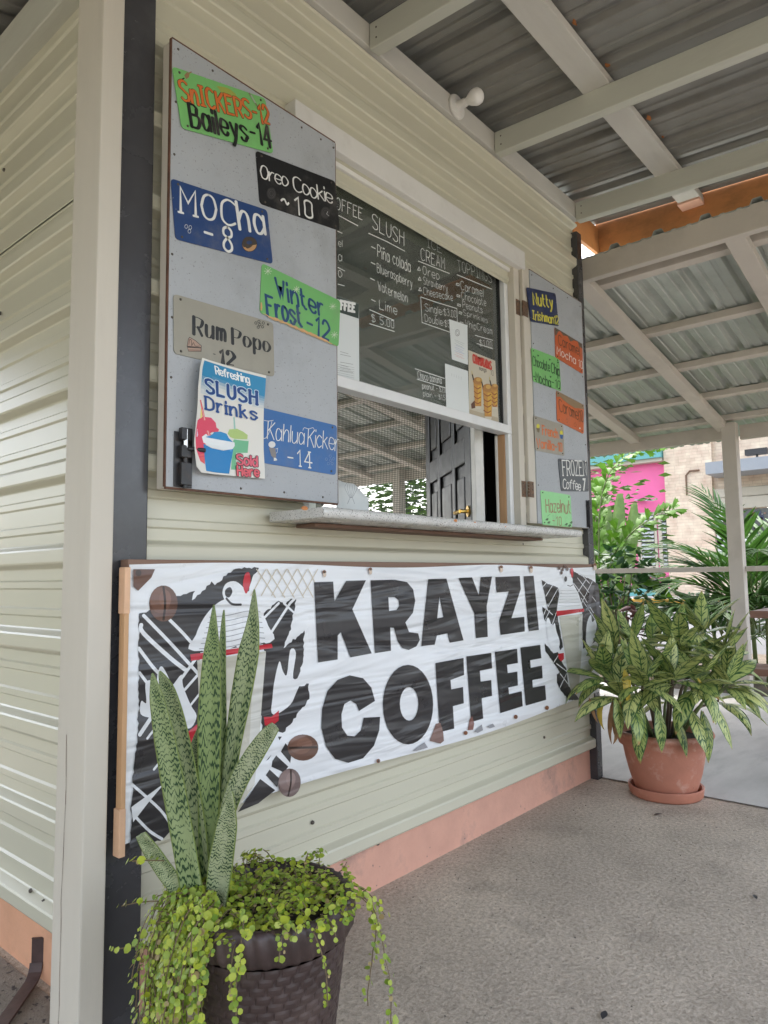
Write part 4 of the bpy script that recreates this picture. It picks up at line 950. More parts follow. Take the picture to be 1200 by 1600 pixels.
band([(215, 1020), (330, 985), (350, 960), (430, 952), (510, 975), (545, 1030), (600, 1075), (605, 1110), (540, 1135), (420, 1130), (300, 1100)], (.02, .26, .56)); band([(218, 1100), (330, 1150), (480, 1175), (605, 1155), (555, 1450), (400, 1440), (255, 1420)], (.02, .22, .52))
band([(240, 1130), (262, 1140), (290, 1420), (262, 1418)], (.10, .40, .66)); band([(560, 1170), (585, 1165), (540, 1440), (520, 1440)], (.07, .36, .62)); band([(245, 1190), (275, 1195), (275, 1218), (248, 1212)], (.75, .8, .84))
band([(140, 590), (155, 590), (220, 800), (310, 1000), (318, 1040), (298, 1065), (270, 1020), (200, 860)], (.74, .12, .14)); band([(170, 700), (178, 700), (250, 900), (300, 1020), (290, 1025), (235, 900)], (.82, .45, .45))
pk.text('Refreshing', (380, 265), (800, 372), (368, 172), (.86, .88, .86), 1.5, .9, gap=1.6, jit=.2)
pk.text('SLUSH', (235, 495), (880, 625), (235, 335), (.012, .06, .23), 2.1, 1.3, gap=3.6, jit=0, serif=True, out=(1.2, (.66, .76, .80)))
pk.text('Drinks', (225, 695), (880, 812), (215, 548), (.012, .07, .26), 1.7, 1.1, gap=3.2, jit=0, serif=True)
pk.text('Sold', (655, 1335), (890, 1358), (650, 1222), (.70, .12, .17), 1.7, 1.3, gap=2.4, jit=0, out=(1.5, (.06, .01, .015))); pk.text('Here', (655, 1468), (905, 1480), (650, 1360), (.70, .10, .13), 1.7, 1.3, gap=2.4, jit=0, out=(1.5, (.06, .01, .015)))
pk.m.build('poster_print', printm, ps)

# ---------------------------------------------------------------- writing and papers on the window glass
gl = Ink(GY - .0005, crop(500, 260, 3.75), 1e-5); CH = (1, 1, 1); gl.wm = 1.0
class _: pass
def gt(t, a, b_, top, w=.55, **k): gl.text(t, a, b_, top, CH, w, **k)
gt('COFFEE', (62, 235), (248, 315), (62, 165)); gl.line([(95, 280), (222, 348)], .003, CH)
gt('el', (108, 465), (130, 472), (108, 425)); gt('a', (108, 552), (128, 557), (108, 500)); gl.line([(105, 592), (145, 613)], .0025, CH); gt('o', (108, 645), (128, 652), (108, 590)); gl.line([(105, 690), (143, 700)], .0025, CH); gl.line([(104, 380), (130, 392)], .0025, CH)
gt('SLUSH', (308, 362), (492, 465), (308, 278)); gl.line([(285, 392), (390, 440), (497, 497)], .003, CH)
for t, a, b_, top, dsh in (('Pi\u00f1a colada', (338, 528), (530, 620), (336, 458), (300, 470)), ('Blueraspberry', (335, 618), (540, 712), (333, 565), (298, 562)), ('Watermelon', (342, 728), (512, 798), (338, 672), (295, 656)), ('Lime', (348, 832), (450, 868), (346, 780), (300, 780))):
    gt(t, a, b_, top, jit=.4); gl.line([dsh, (dsh[0] + 24, dsh[1] + 12)], .003, CH)
gl.line([(290, 840), (432, 902)], .0025, CH); gt('$ 5.00', (302, 908), (432, 950), (300, 862)); gl.line([(290, 922), (435, 968)], .0025, CH)
gt('ICE', (628, 472), (712, 508), (624, 424)); gt('CREAM', (592, 548), (730, 602), (590, 480)); gl.line([(575, 555), (757, 628)], .003, CH)
for t, a, b_, top, dsh in (('Oreo', (602, 632), (698, 664), (600, 582), (578, 600)), ('Strawberry', (606, 690), (746, 734), (604, 648), (582, 658)), ('Cheesecake', (606, 752), (776, 788), (604, 708), (584, 720))):
    gt(t, a, b_, top, jit=.3); gl.line([(dsh[0] - 8, dsh[1] + 8), (dsh[0] + 1, dsh[1] - 10), (dsh[0] + 9, dsh[1] + 10), (dsh[0] - 8, dsh[1] + 8)], .0025, CH)
gl.line([(588, 765), (690, 800), (800, 833), (803, 915)], .0025, CH); gl.line([(588, 765), (596, 915), (760, 972)], .0025, CH)
gt('Single:$3.00', (616, 848), (796, 888), (613, 805)); gt('Double:$5.00', (614, 908), (800, 955), (611, 866))
gt('TOPPINGS', (806, 612), (1004, 682), (800, 548), .4); gl.line([(800, 635), (1005, 720)], .003, CH)
for t, a, b_, top, dsh in (('Caramel', (824, 722), (955, 766), (822, 672), (797, 685)), ('Chocolate', (828, 778), (970, 820), (826, 735), (800, 752)), ('Peanuts', (834, 828), (950, 862), (832, 788), (804, 806)), ('Sprinkles', (838, 872), (980, 920), (836, 838), (812, 852)), ('WhipCream', (850, 940), (1008, 985), (848, 900), (818, 912))):
    gt(t, a, b_, top, jit=.3); gl.line([dsh, (dsh[0] + 17, dsh[1] + 5), (dsh[0] + 16, dsh[1] + 15), (dsh[0] - 1, dsh[1] + 10), dsh], .0022, CH)
gl.line([(905, 990), (1010, 1020)], .0025, CH); gt('$1.00', (932, 1050), (1005, 1066), (930, 1012)); gl.line([(915, 1038), (1010, 1070)], .0022, CH)
gl.cm = crop(510, 540, 3.529)
gl.line([(485, 128), (648, 182)], .0025, CH); gt('Choco banana', (502, 182), (632, 212), (500, 142), .6); gl.line([(495, 185), (655, 235)], .0025, CH); gt('peanut - $2.00', (525, 236), (662, 262), (524, 206), .6); gt('plain - $1.50', (530, 278), (664, 304), (529, 250), .6)
o = gl.m.build('chalk_menu', chalkm, win)

def glass_paper(quad, cm, label, draw, col=(.70, .73, .72), name='paper_notice', cat='notice', dy=.0):
    y = GY - .0016 - dy; P = [atY(cm(*q), y) for q in quad]; c = sum(P, Vector()) / 4
    root = thing(name, (c.x, y, c.z), label, cat); m = MB(); vs = [(p.x, y, p.z) for p in P] + [(p.x, y + .0006, p.z) for p in P]
    m.add(vs, [(3, 2, 1, 0), (4, 5, 6, 7)] + [(i, (i + 1) % 4, 4 + (i + 1) % 4, 4 + i) for i in range(4)], col=col); m.build('sheet', printm, root)
    k = Ink(y - .0001, cm, 2e-5); draw(k)
    if k.m.v: k.m.build('print', printm, root)
    return root
WN = crop(690, 490, 8); GN = crop(500, 260, 3.75)
def d_p1(k):
    k.poly([(-60, 700), (228, 806), (226, 892), (-60, 800)], (.04, .06, .05)); k.text('COFFEE', (75, 826), (203, 852), (77, 778), (.8, .8, .78), 2.6, 2.0, gap=3, jit=0)
    for i in range(6): k.line([(118, 1085 + i * 16 + (30 if i > 1 else 0)), (165 + (i % 3) * 14, 1098 + i * 16 + (30 if i > 1 else 0))], .0012, (.2, .2, .2))
    for i in range(9): k.line([(60, 1150 + i * 12), (200, 1180 + i * 12)], .0008, (.3, .3, .3))
    k.poly([(60, 1225), (230, 1262), (230, 1278), (60, 1240)], (.04, .06, .05))
glass_paper([(-60, 700), (228, 805), (230, 1278), (-60, 1210)], GN, 'white leaflet with dark green header taped inside beside the left shutter', d_p1)
def d_p2(k):
    k.ring((197, 240), 27, 40, .002, (.1, .1, .1)); k.ring((197, 240), 14, 22, .0015, (.1, .1, .1))
    for i, c in enumerate([(.2, .3, .25)] * 3 + [(.12, .17, .5)] * 4 + [(.6, .1, .1)] * 3): k.line([(162 + (i % 2) * 14, 325 + i * 23), (285 - (i % 3) * 14, 378 + i * 21)], .0008, c)
glass_paper([(95, 70), (322, 145), (330, 640), (130, 572)], WN, 'small white printed sheet taped high on the window glass', d_p2, dy=.0008)
glass_paper([(42, 622), (330, 718), (345, 1275), (62, 1200)], WN, 'plain white sheet taped at the bottom of the glass beside the drinks flyer', lambda k: [k.line([(125 + 30 * i, 745 + 11 * i), (126 + 30 * i, 782 + 11 * i)], .0012, (.35, .37, .37)) for i in range(5)], dy=.0004)
def d_p3(k):
    k.poly([(348, 1195), (700, 1300), (714, 1374), (346, 1274)], (.45, .38, .27))
    k.text('CHAMOYADAS', (395, 610), (622, 700), (392, 510), (.55, .05, .035), 1.9, 1.1, gap=2.2, jit=0); k.text('mango', (470, 705), (560, 730), (470, 660), (.1, .09, .08), .9); k.text('10', (610, 760), (645, 775), (610, 700), (.1, .09, .08), .6)
    for (x, y, s) in ((395, 830, 1.0), (512, 920, 1.12), (615, 905, .8)):
        H = 340 * s; W = 105 * s
        k.poly([(x, y), (x + W, y + 30), (x + W * .95, y + H * .98), (x + W * .6, y + H * 1.06), (x + W * .22, y + H * .98)], (.52, .26, .06)); k.poly([(x + W * .5, y + 70), (x + W * .98, y + 70), (x + W * .9, y + H * .85), (x + W * .6, y + H * .9)], (.62, .37, .06))
        for j in range(4): k.line([(x + W * .1, y + 80 + j * 62 * s), (x + W * .5, y + 110 + j * 62 * s), (x + W * .85, y + 90 + j * 62 * s)], .005, (.30, .09, .03), True)
        k.disc((x + W * .5, y + 10), W * .55, 46 * s, (.42, .2, .06)); k.disc((x + W * .6, y - 5), W * .28, 24 * s, (.60, .36, .1)); k.line([(x + 2, y - 5), (x - 14, y - 70)], .009, (.05, .035, .03)); k.line([(x - 14, y - 70), (x - 20, y - 110)], .004, (.6, .47, .1))
        k.poly([(x + W * .2, y + H * .96), (x + W * .95, y + H * .97), (x + W * .9, y + H * 1.07), (x + W * .3, y + H * 1.06)], (.62, .56, .45))
    k.poly([(365, 1130), (410, 1085), (418, 1180), (372, 1190)], (.12, .05, .03))
glass_paper([(335, 455), (670, 590), (715, 1376), (345, 1275)], WN, 'flyer showing three tall orange iced drinks on the window glass', d_p3, (.56, .51, .40), 'drinks_flyer', 'flyer', dy=.0002)
# curled white card on the sill, with a whisk drawn on it
cd_ = thing('napkin_card', (.86, .07, 1.2), 'curled white card with a whisk drawing on the window sill', 'card')
kk = MB(); n = 14; vs = []; cc = atY((550, 770), .09)
for i in range(n + 1):
    t = i / n; a = -.2 + 2.2 * t
    for j in range(5): v = j / 4; vs.append((cc.x - .09 + .2 * t, .09 + .045 * math.sin(a * 1.3), 1.196 + v * (.135 - .05 * max(0, t - .75) * 4 * (v)) ))
fs = [(i * 5 + j, i * 5 + j + 1, i * 5 + j + 6, i * 5 + j + 5) for i in range(n) for j in range(4)]
kk.add(vs, fs); oo = kk.build('card', paperm, cd_, smooth=True); sm_ = oo.modifiers.new('thick', 'SOLIDIFY'); sm_.thickness = .001
ik = Ink(.085, crop(525, 380, 3.636))
for i in range(6): ik.line([(85 + (i - 2.5) * 3, 1445), (85 + (i - 2.5) * 14, 1390), (85 + (i - 2.5) * 9, 1362)], .0012, (.12, .13, .16), True)
ik.line([(65, 1480), (80, 1445), (92, 1445), (105, 1480)], .0014, (.12, .13, .16)); ik.m.build('whisk_drawing', printm, cd_)

# ---------------------------------------------------------------- the banner
YB = -.085
bn = thing('shop_banner', (1.25, YB, .74), 'white vinyl banner with bold black lettering on a timber frame under the window', 'banner')
quad = [(205, 889), (931, 882), (899, 1092), (500, 1218), (207, 1322)]
BP = [atY(q, YB) for q in quad]
xl, xr, zt_, zb_ = -.008, 2.475, 1.036, .422
m = MB(); nx, nz_ = 60, 14; vs = []; fs = []
sag = lambda x, z: -.004 * math.sin(x * 9 + z * 3) * math.sin(z * 11) - .003 * math.sin(x * 17 - z * 9)
for j in range(nz_ + 1):
    for i in range(nx + 1):
        x = xl + (xr - xl) * i / nx; t = j / nz_; zb2 = zb_ + (.012 * math.sin(x * 3.2)) * (1 - t); ztop = zt_ + .006 * math.sin(x * 5) * t; z = zb2 + (ztop - zb2) * t
        edge = min(i, nx - i, j, nz_ - j); vs.append((x, YB + (.0035 if edge == 0 else 0), z))
fs = [(j * (nx + 1) + i, j * (nx + 1) + i + 1, (j + 1) * (nx + 1) + i + 1, (j + 1) * (nx + 1) + i) for j in range(nz_) for i in range(nx)]
m.add(vs, fs); vo = m.build('vinyl', vinylm, bn); 
part('frame_batten', brownwood, bn, (-.01, 2.47, YB + .004, -.045, 1.012, 1.048), bevel=.002)
part('frame_batten', brownwood, bn, (.03, 2.44, YB + .006, -.045, .445, .475), bevel=.002)
part('frame_batten', rawwood, bn, (-.020, -.0085, YB - .001, -.064, .40, .975), bevel=.0015)
part('frame_batten', mat('peach_pine', (.68, .42, .26), .6, .15, 10, .2), bn, (-.023, -.0085, YB - .005, -.063, .925, 1.030), bevel=.002)
part('frame_batten', MATS['peach_pine'], bn, (-.024, -.0085, YB - .004, -.062, .398, .50), bevel=.002)
part('frame_batten', rawwood, bn, (2.455, 2.473, YB + .004, -.045, .452, 1.01), bevel=.002)
k = Ink(YB, crop(180, 860, 3.403), 2e-5)
BK = (.030, .028, .030); W_ = (.74, .75, .76); BR = (.13, .065, .045); RD = (.50, .02, .035); TAN = (.60, .53, .42); CUP = (.50, .48, .40); GY_ = (.30, .30, .31)
k.poly([(128, 335), (165, 330), (330, 242), (425, 215), (408, 265), (452, 232), (512, 165), (530, 185), (600, 120), (660, 95), (764, 93), (735, 130), (712, 215), (640, 290), (452, 540), (445, 980), (380, 1040), (290, 1290), (296, 1490), (240, 1545), (80, 1580), (92, 1240), (122, 960), (128, 600)], BK, jag=.003)
for pts, w_ in (([(150, 345), (300, 500), (440, 655)], .008), ([(290, 370), (360, 440), (430, 520)], .008), ([(138, 395), (150, 440), (290, 570), (380, 640)], .010), ([(125, 520), (200, 620), (240, 660)], .008), ([(128, 650), (170, 705)], .007), ([(440, 560), (345, 690)], .008), ([(445, 655), (370, 740)], .007), ([(450, 760), (395, 830)], .006), ([(90, 1245), (240, 1380), (300, 1470)], .006), ([(100, 1408), (180, 1490), (250, 1535)], .006), ([(170, 1000), (220, 935)], .006), ([(205, 1165), (250, 1110)], .006), ([(130, 980), (190, 890)], .010)):
    k.line(pts, w_, W_, True)
k.poly([(85, 1365), (265, 1235), (180, 1335), (95, 1445)], W_)
k.poly([(135, 870), (138, 800), (165, 810), (160, 710), (190, 690), (215, 720), (228, 640), (250, 618), (285, 680), (300, 720), (352, 660), (360, 720), (400, 820), (432, 880), (405, 940), (360, 940), (300, 880), (200, 890)], W_, smooth=True)
k.poly([(368, 980), (440, 920), (445, 985), (390, 1040)], RD)
# right-hand black brush work
k.poly([(790, 335), (868, 268), (905, 285), (965, 235), (950, 330), (935, 420), (895, 520), (1005, 425), (1002, 560), (955, 740), (1030, 708), (1032, 790), (890, 970), (850, 960), (780, 965), (770, 800), (800, 560), (760, 400)], BK, jag=.004)
for pts, w_ in (([(790, 360), (870, 280)], .007), ([(820, 450), (930, 280), (975, 235)], .008), ([(895, 280), (960, 340)], .006)): k.line(pts, w_, W_)
k.poly([(835, 790), (845, 700), (872, 590), (890, 640), (912, 660), (930, 530), (960, 545), (945, 680), (995, 672), (960, 760), (930, 820), (860, 870), (830, 860)], W_, smooth=True)
k.poly([(790, 885), (830, 885), (870, 850), (868, 905), (830, 935), (795, 930)], RD)
for q in ([(905, 1025), (938, 1070), (930, 1130), (880, 1070)], [(855, 1090), (920, 1150), (895, 1180), (830, 1150), (835, 1120)], [(820, 1165), (875, 1215), (860, 1260), (800, 1195)], [(770, 1215), (850, 1275), (760, 1345), (650, 1392), (700, 1320)], [(890, 940), (915, 905), (905, 960)], [(865, 990), (885, 990), (872, 1010)], [(800, 1120), (830, 1085), (815, 1110)], [(690, 1330), (760, 1245), (770, 1260)]):
    k.poly(q, BK)
# the drink printed on the banner: cream, red band, pale cup
k.poly([(418, 535), (428, 450), (470, 360), (530, 290), (600, 255), (700, 260), (770, 320), (812, 400), (822, 490)], W_, smooth=True)
k.poly([(570, 215), (590, 175), (640, 165), (690, 210), (690, 260), (650, 300), (600, 290), (575, 250)], W_, smooth=True); k.poly([(585, 210), (610, 195), (622, 220), (605, 250), (585, 240)], BK, smooth=True)
k.line([(590, 255), (620, 285), (668, 288)], .006, BK, True)
for i in range(7): y = 315 + i * 28; k.line([(500 - i * 9, y + 40), (600, y + 30), (700, y + 8), (770 + i * 5, y + 12)], .002, GY_, True)
k.poly([(678, 180), (690, 125), (712, 120), (718, 170), (700, 225), (688, 222)], RD, smooth=True)
k.poly([(435, 585), (800, 535), (772, 900), (740, 1245), (660, 1360), (560, 1390), (480, 1390), (460, 1200)], CUP); k.poly([(735, 560), (800, 545), (760, 1010), (740, 1245), (700, 1280)], (.60, .59, .54))
k.poly([(398, 553), (830, 496), (836, 518), (402, 588)], RD)
for xx in (430, 470, 610, 650, 720, 760): k.poly([(xx, 549 - (xx - 400) * .13), (xx + 40, 543 - (xx - 400) * .13), (xx + 30, 536 - (xx - 400) * .13)], BK)
# beans and corner bean
def bean(c, rx, ry, rot, col=BR):
    k.disc(c, rx, ry, col, 22, rot); k.disc((c[0] - rx * .2, c[1] - ry * .18), rx * .72, ry * .72, tuple(x * 1.35 for x in col), 18, rot); k.disc((c[0] + rx * .12, c[1] - ry * .25), rx * .42, ry * .5, tuple(x * 1.6 for x in col), 16, rot)
    ax = (math.sin(rot), -math.cos(rot)); k.line([(c[0] + ax[0] * ry * .9, c[1] + ax[1] * ry * .9), (c[0] + rx * .12, c[1]), (c[0] - ax[0] * ry * .9, c[1] - ax[1] * ry * .9)], .006, (.03, .015, .01), True)
bean((255, 282), 76, 96, .0); bean((997, 1048), 70, 82, 1.55); bean((925, 1235), 60, 76, .1, (.17, .12, .11))
k.poly([(95, 100), (210, 100), (190, 145), (120, 215), (95, 190)], BR); k.disc((122, 120), 16, 18, (.05, .03, .02))
for i in range(6): k.line([(750 + i * 55, 100), (850 + i * 50, 250)], .003, TAN); k.line([(800 + i * 55, 100), (720 + i * 55, 240)], .003, TAN)
# right end art
k.cm = crop(840, 880, 6.956)
k.poly([(38, 178), (92, 218), (140, 235), (215, 262), (232, 330), (205, 520), (250, 790), (272, 915), (240, 945), (190, 760), (160, 670), (70, 622), (45, 470), (110, 515), (72, 330)], BK, jag=.002)
k.poly([(375, 75), (455, 130), (580, 178), (655, 230), (695, 560), (690, 800), (560, 900), (490, 930), (478, 560), (490, 480), (390, 240), (368, 150)], BK, jag=.002)
k.poly([(75, 870), (170, 980), (215, 965), (265, 1080), (310, 1150), (330, 1330), (450, 1480), (340, 1490), (250, 1390), (208, 1300), (205, 1205), (238, 1185), (150, 1050), (80, 950)], BK, jag=.002)
for pts in ([(60, 250), (100, 200)], [(85, 360), (170, 220)], [(110, 470), (215, 280)], [(55, 580), (110, 440)], [(75, 620), (130, 510)], [(150, 680), (205, 520)], [(70, 480), (160, 560)], [(390, 220), (500, 370), (640, 600)], [(430, 160), (540, 300), (680, 480)], [(470, 120), (560, 220)], [(470, 380), (600, 580), (690, 720)], [(520, 180), (430, 320)], [(590, 200), (470, 440)], [(170, 1080), (260, 940)], [(225, 1380), (310, 1200)], [(240, 1200), (370, 1370)], [(200, 1090), (330, 1190)]): k.line(pts, .004, W_)
k.poly([(90, 640), (110, 590), (135, 640), (150, 700), (180, 650), (200, 740), (235, 850), (220, 940), (180, 970), (110, 850)], W_, smooth=True); k.poly([(520, 800), (535, 640), (575, 560), (590, 640), (640, 600), (620, 800), (560, 910), (530, 880)], W_, smooth=True)
k.poly([(205, 505), (215, 430), (245, 262), (300, 215), (390, 240), (440, 330), (490, 490)], W_); k.poly([(272, 150), (300, 110), (350, 115), (378, 190), (365, 250), (310, 235)], W_, smooth=True); k.disc((300, 172), 16, 30, BK); k.line([(320, 240), (350, 250), (378, 235)], .004, BK)
for i in range(6): y = 290 + i * 33; k.line([(245 - i * 5, y + 6), (320, y + 10), (420 + i * 8, y)], .0014, GY_)
k.poly([(355, 60), (372, 48), (385, 75), (380, 150), (365, 160), (352, 100)], RD)
k.poly([(230, 580), (485, 548), (470, 1000), (440, 1400), (360, 1410)], CUP); k.poly([(445, 570), (485, 560), (468, 950), (445, 950)], (.60, .59, .54)); k.poly([(198, 520), (497, 492), (500, 525), (203, 575)], RD); k.poly([(215, 985), (280, 975), (282, 1040), (250, 1070), (225, 1040)], RD)
for c in ((232, 55), (268, 70), (295, 40), (255, 105), (320, 65)): k.disc(c, 13, 18, (.10, .06, .05))
k.poly([(570, 240), (615, 240), (560, 500), (520, 520)], (.10, .10, .11)); k.poly([(620, 300), (660, 320), (670, 560), (640, 540)], (.09, .09, .10))
# lettering
k.cm = crop(460, 870, 2.4)
for outl, holes in (
    ([(72, 95), (143, 93), (148, 168), (192, 90), (266, 88), (215, 197), (288, 362), (208, 377), (172, 282), (160, 295), (160, 385), (87, 396)], ()),
    ([(284, 88), (375, 86), (420, 95), (443, 122), (451, 165), (442, 210), (414, 246), (428, 282), (462, 287), (468, 312), (455, 336), (427, 349), (402, 342), (386, 318), (371, 266), (357, 265), (360, 352), (300, 361)], ([(350, 152), (375, 151), (389, 163), (391, 185), (380, 199), (353, 203)],)),
    ([(500, 84), (568, 82), (632, 313), (580, 322), (572, 287), (532, 295), (524, 329), (474, 335)], ([(542, 148), (557, 226), (533, 231)],)),
    ([(613, 80), (664, 77), (690, 145), (697, 77), (739, 74), (719, 185), (723, 300), (679, 305), (673, 212)], ()),
    ([(752, 76), (843, 72), (847, 120), (812, 230), (860, 225), (862, 280), (772, 293), (766, 240), (803, 130), (757, 134)], ()),
    ([(858, 73), (895, 71), (915, 274), (877, 279)], ()),
    ([(300, 540), (240, 578), (230, 552), (208, 538), (185, 552), (174, 590), (176, 640), (196, 670), (224, 673), (248, 650), (258, 603), (319, 600), (316, 650), (296, 708), (255, 755), (200, 772), (150, 757), (117, 712), (99, 640), (102, 570), (122, 503), (160, 461), (205, 444), (255, 455), (286, 490)], ()),
    ([(424 + 94 * math.cos(t), 554 + 149 * math.sin(t)) for t in [i * math.pi / 16 for i in range(32)]], ([(428 + 35 * math.cos(t), 551 + 63 * math.sin(t)) for t in [i * math.pi / 12 for i in range(24)]],)),
    ([(527, 398), (632, 379), (634, 443), (583, 462), (586, 497), (630, 488), (633, 549), (592, 560), (597, 644), (543, 657)], ()),
    ([(643, 373), (736, 360), (739, 418), (693, 427), (696, 468), (736, 462), (739, 521), (700, 530), (706, 606), (661, 620)], ()),
    ([(750, 356), (833, 345), (836, 398), (795, 405), (798, 436), (834, 430), (836, 482), (800, 490), (803, 515), (850, 504), (854, 560), (770, 586)], ()),
    ([(846, 340), (920, 330), (924, 380), (882, 388), (884, 416), (926, 408), (929, 455), (890, 462), (892, 490), (938, 482), (942, 536), (866, 558)], ())):
    k.poly(outl, BK, holes)
k.poly([(505, 690), (528, 626), (545, 622), (556, 660), (558, 690), (545, 700)], (.20, .12, .10)); k.poly([(648, 650), (655, 610), (664, 596), (672, 625), (668, 648)], (.22, .10, .08)); k.poly([(672, 655), (700, 628), (705, 650), (685, 660)], GY_); k.poly([(440, 728), (485, 695), (498, 715), (455, 728)], GY_); k.poly([(720, 635), (742, 625), (750, 637), (730, 643)], GY_)
for p in ((110, 58), (282, 48), (773, 40), (885, 42), (1125, 32), (312, 765), (828, 600), (640, 660), (945, 566)):
    k.disc(p, 7, 8, (.20, .08, .04)); k.disc((p[0] + 1, p[1] + 9), 6, 10, (.62, .50, .40)) if p[1] < 100 else None
k.m.build('banner_print', vinylprint, bn)
k2 = [(110, 58), (282, 48), (773, 40), (885, 42), (1125, 32), (312, 765), (828, 600)]
for p in k2: q = atY(crop(460, 870, 2.4)(*p), YB); screw(Vector((q.x, YB - .0035, q.z)), bn)

# ---------------------------------------------------------------- leaves
def blade(spine, widths, side, fold=.25, nu=4, curl_=0.0):
    """leaf blade along 3D spine; side = sideways unit vector; V fold"""
    m = MB(); n = len(spine); vs = []; uv = []
    for i, p in enumerate(spine):
        p = Vector(p); d = (Vector(spine[min(i + 1, n - 1)]) - Vector(spine[max(i - 1, 0)])).normalized(); s_ = (Vector(side) - d * d.dot(Vector(side))).normalized(); nn = s_.cross(d).normalized()
        for j in range(nu + 1):
            u = j / nu * 2 - 1; vs.append(p + s_ * (u * widths[i] / 2) + nn * (abs(u) * fold * widths[i] / 2 - curl_ * u * u * widths[i])); uv.append((j / nu, i / (n - 1)))
    fs = [(i * (nu + 1) + j, i * (nu + 1) + j + 1, (i + 1) * (nu + 1) + j + 1, (i + 1) * (nu + 1) + j) for i in range(n - 1) for j in range(nu)]
    m.add(vs, fs, uvs=uv); return m
def leaf_mesh(name, L_, W, droop, fold, m, n=8, shape=1.0, wob=0, seed=0):
    """a leaf lying along +X from the origin, drooping towards -Z"""
    rn = random.Random(seed); sp = []; wd = []
    x = z = 0; ang = 0
    for i in range(n + 1):
        t = i / n; sp.append((x, wob * math.sin(t * 4 + seed), z)); wd.append(W * max(.02, math.sin(math.pi * min(1, (t ** shape) * .97 + .02))) * rn.uniform(.94, 1.06))
        ang = -droop * (t + .5 / n); x += L_ / n * math.cos(ang); z += L_ / n * math.sin(ang)
    return blade(sp, wd, (0, 1, 0), fold).mesh(name, Vector((0, 0, 0)), [m], True)
def orient(p, yaw_, pitch, roll=0, s=1.0):
    return Matrix.Translation(p) @ Matrix.Rotation(yaw_, 4, 'Z') @ Matrix.Rotation(-pitch, 4, 'Y') @ Matrix.Rotation(roll, 4, 'X') @ Matrix.Scale(s, 4)

# ---------------------------------------------------------------- near pot: woven planter, snake plant, creeper
PC = Vector((.095, -.448, 0)); ZR = .385
pot = thing('woven_planter', (PC.x, PC.y, 0), 'dark brown basket-weave plastic planter at the near corner', 'planter')
prof = []; NB = 64
for i in range(NB): t = i / (NB - 1); prof.append((.108 + .044 * t ** .9, .0 + .315 * t))
def weave(a, i, r_):
    row = i // 3; f = (a / (2 * math.pi) * 30 + .5 * (row % 2) + .1 * math.sin(row * 2.3)) % 1
    slot = f > .84
    return r_ + (-.0022 if slot and i % 3 else .0007 * math.sin(math.pi * min(1, f / .84))) - (.0011 if i % 3 == 0 else 0)
MB().lathe(PC, prof, 360, weave).build('body', weavem, pot)
rim = [(.150, .318), (.159, .322), (.166, .335), (.168, .355), (.167, .372), (.163, .383), (.156, .386), (.149, .382), (.146, .36), (.143, .33)]
def twist(a, i, r_): return r_ + (.0028 * math.sin(a * 38 + i * .95) if 1 <= i <= 6 else 0)
MB().lathe(PC, rim, 240, twist).build('rim', weavem, pot, smooth=True)
b = MB(); vs = [(PC.x + .144 * math.cos(2 * math.pi * j / 40), PC.y + .144 * math.sin(2 * math.pi * j / 40), .352) for j in range(40)]; b.add(vs + [(PC.x, PC.y, .365)], [(j, (j + 1) % 40, 40) for j in range(40)]); b.build('soil', pottingm, pot)

snake = thing('snake_plant', (PC.x - .05, PC.y + .03, .36), 'tall snake plant with banded upright leaves in the woven planter', 'plant')
SD = CR.copy()
def sleaf(pts, wpx, d0, d1, rot=0, tipw=.03, fold=.35):
    n = len(pts); sp = []; wd = []
    P3 = [atD(p, d0 + (d1 - d0) * i / (n - 1)) for i, p in enumerate(pts)]
    # smooth
    N_ = 22; out = []
    for k_ in range(N_ + 1):
        s_ = k_ / N_ * (n - 1); i = min(n - 2, int(s_)); f = s_ - i; p0 = P3[max(0, i - 1)]; p1 = P3[i]; p2 = P3[i + 1]; p3 = P3[min(n - 1, i + 2)]
        out.append(.5 * (2 * p1 + (p2 - p0) * f + (2 * p0 - 5 * p1 + 4 * p2 - p3) * f * f + (3 * p1 - p0 - 3 * p2 + p3) * f ** 3))
        w0 = wpx[i] + (wpx[i + 1] - wpx[i]) * f; wd.append(w0 / FPX * (d0 + (d1 - d0) * k_ / N_))
    side = Matrix.Rotation(rot, 3, 'Z') @ SD
    wd = [1.08 * w_ / max(.5, abs(math.cos(rot))) for w_ in wd]
    o = blade(out, wd, side, fold, 6).build('leaf', snakem, snake, smooth=True)
    s_ = o.modifiers.new('thick', 'SOLIDIFY'); s_.thickness = .0022
sleaf([(331, 1425), (326, 1330), (327, 1230), (328, 1120), (331, 1030), (333, 985), (334, 945)], [22, 26, 31, 33, 25, 13, 1], 1.40, 1.40, .1)
sleaf([(342, 1420), (344, 1300), (347, 1200), (347, 1090), (348, 1000), (350, 953)], [16, 14, 12, 11, 8, 1], 1.43, 1.44, .3)
sleaf([(340, 1425), (348, 1300), (362, 1185), (378, 1090), (390, 1020), (396, 970), (397, 921)], [20, 19, 22, 30, 31, 17, 1], 1.42, 1.43, -.2)
sleaf([(338, 1420), (352, 1290), (372, 1225), (398, 1180), (418, 1150), (431, 1134)], [18, 22, 27, 27, 22, 13], 1.38, 1.36, -.3)
sleaf([(305, 1420), (288, 1320), (270, 1220), (257, 1150), (245, 1090), (238, 1052)], [30, 31, 31, 28, 19, 1], 1.36, 1.34, .2)
sleaf([(318, 1420), (308, 1300), (292, 1200), (275, 1120), (262, 1075), (249, 1049)], [30, 34, 33, 30, 23, 2], 1.40, 1.40, -.2)
sleaf([(322, 1420), (312, 1300), (303, 1220), (305, 1170), (311, 1136)], [20, 24, 22, 15, 1], 1.41, 1.43, .5)
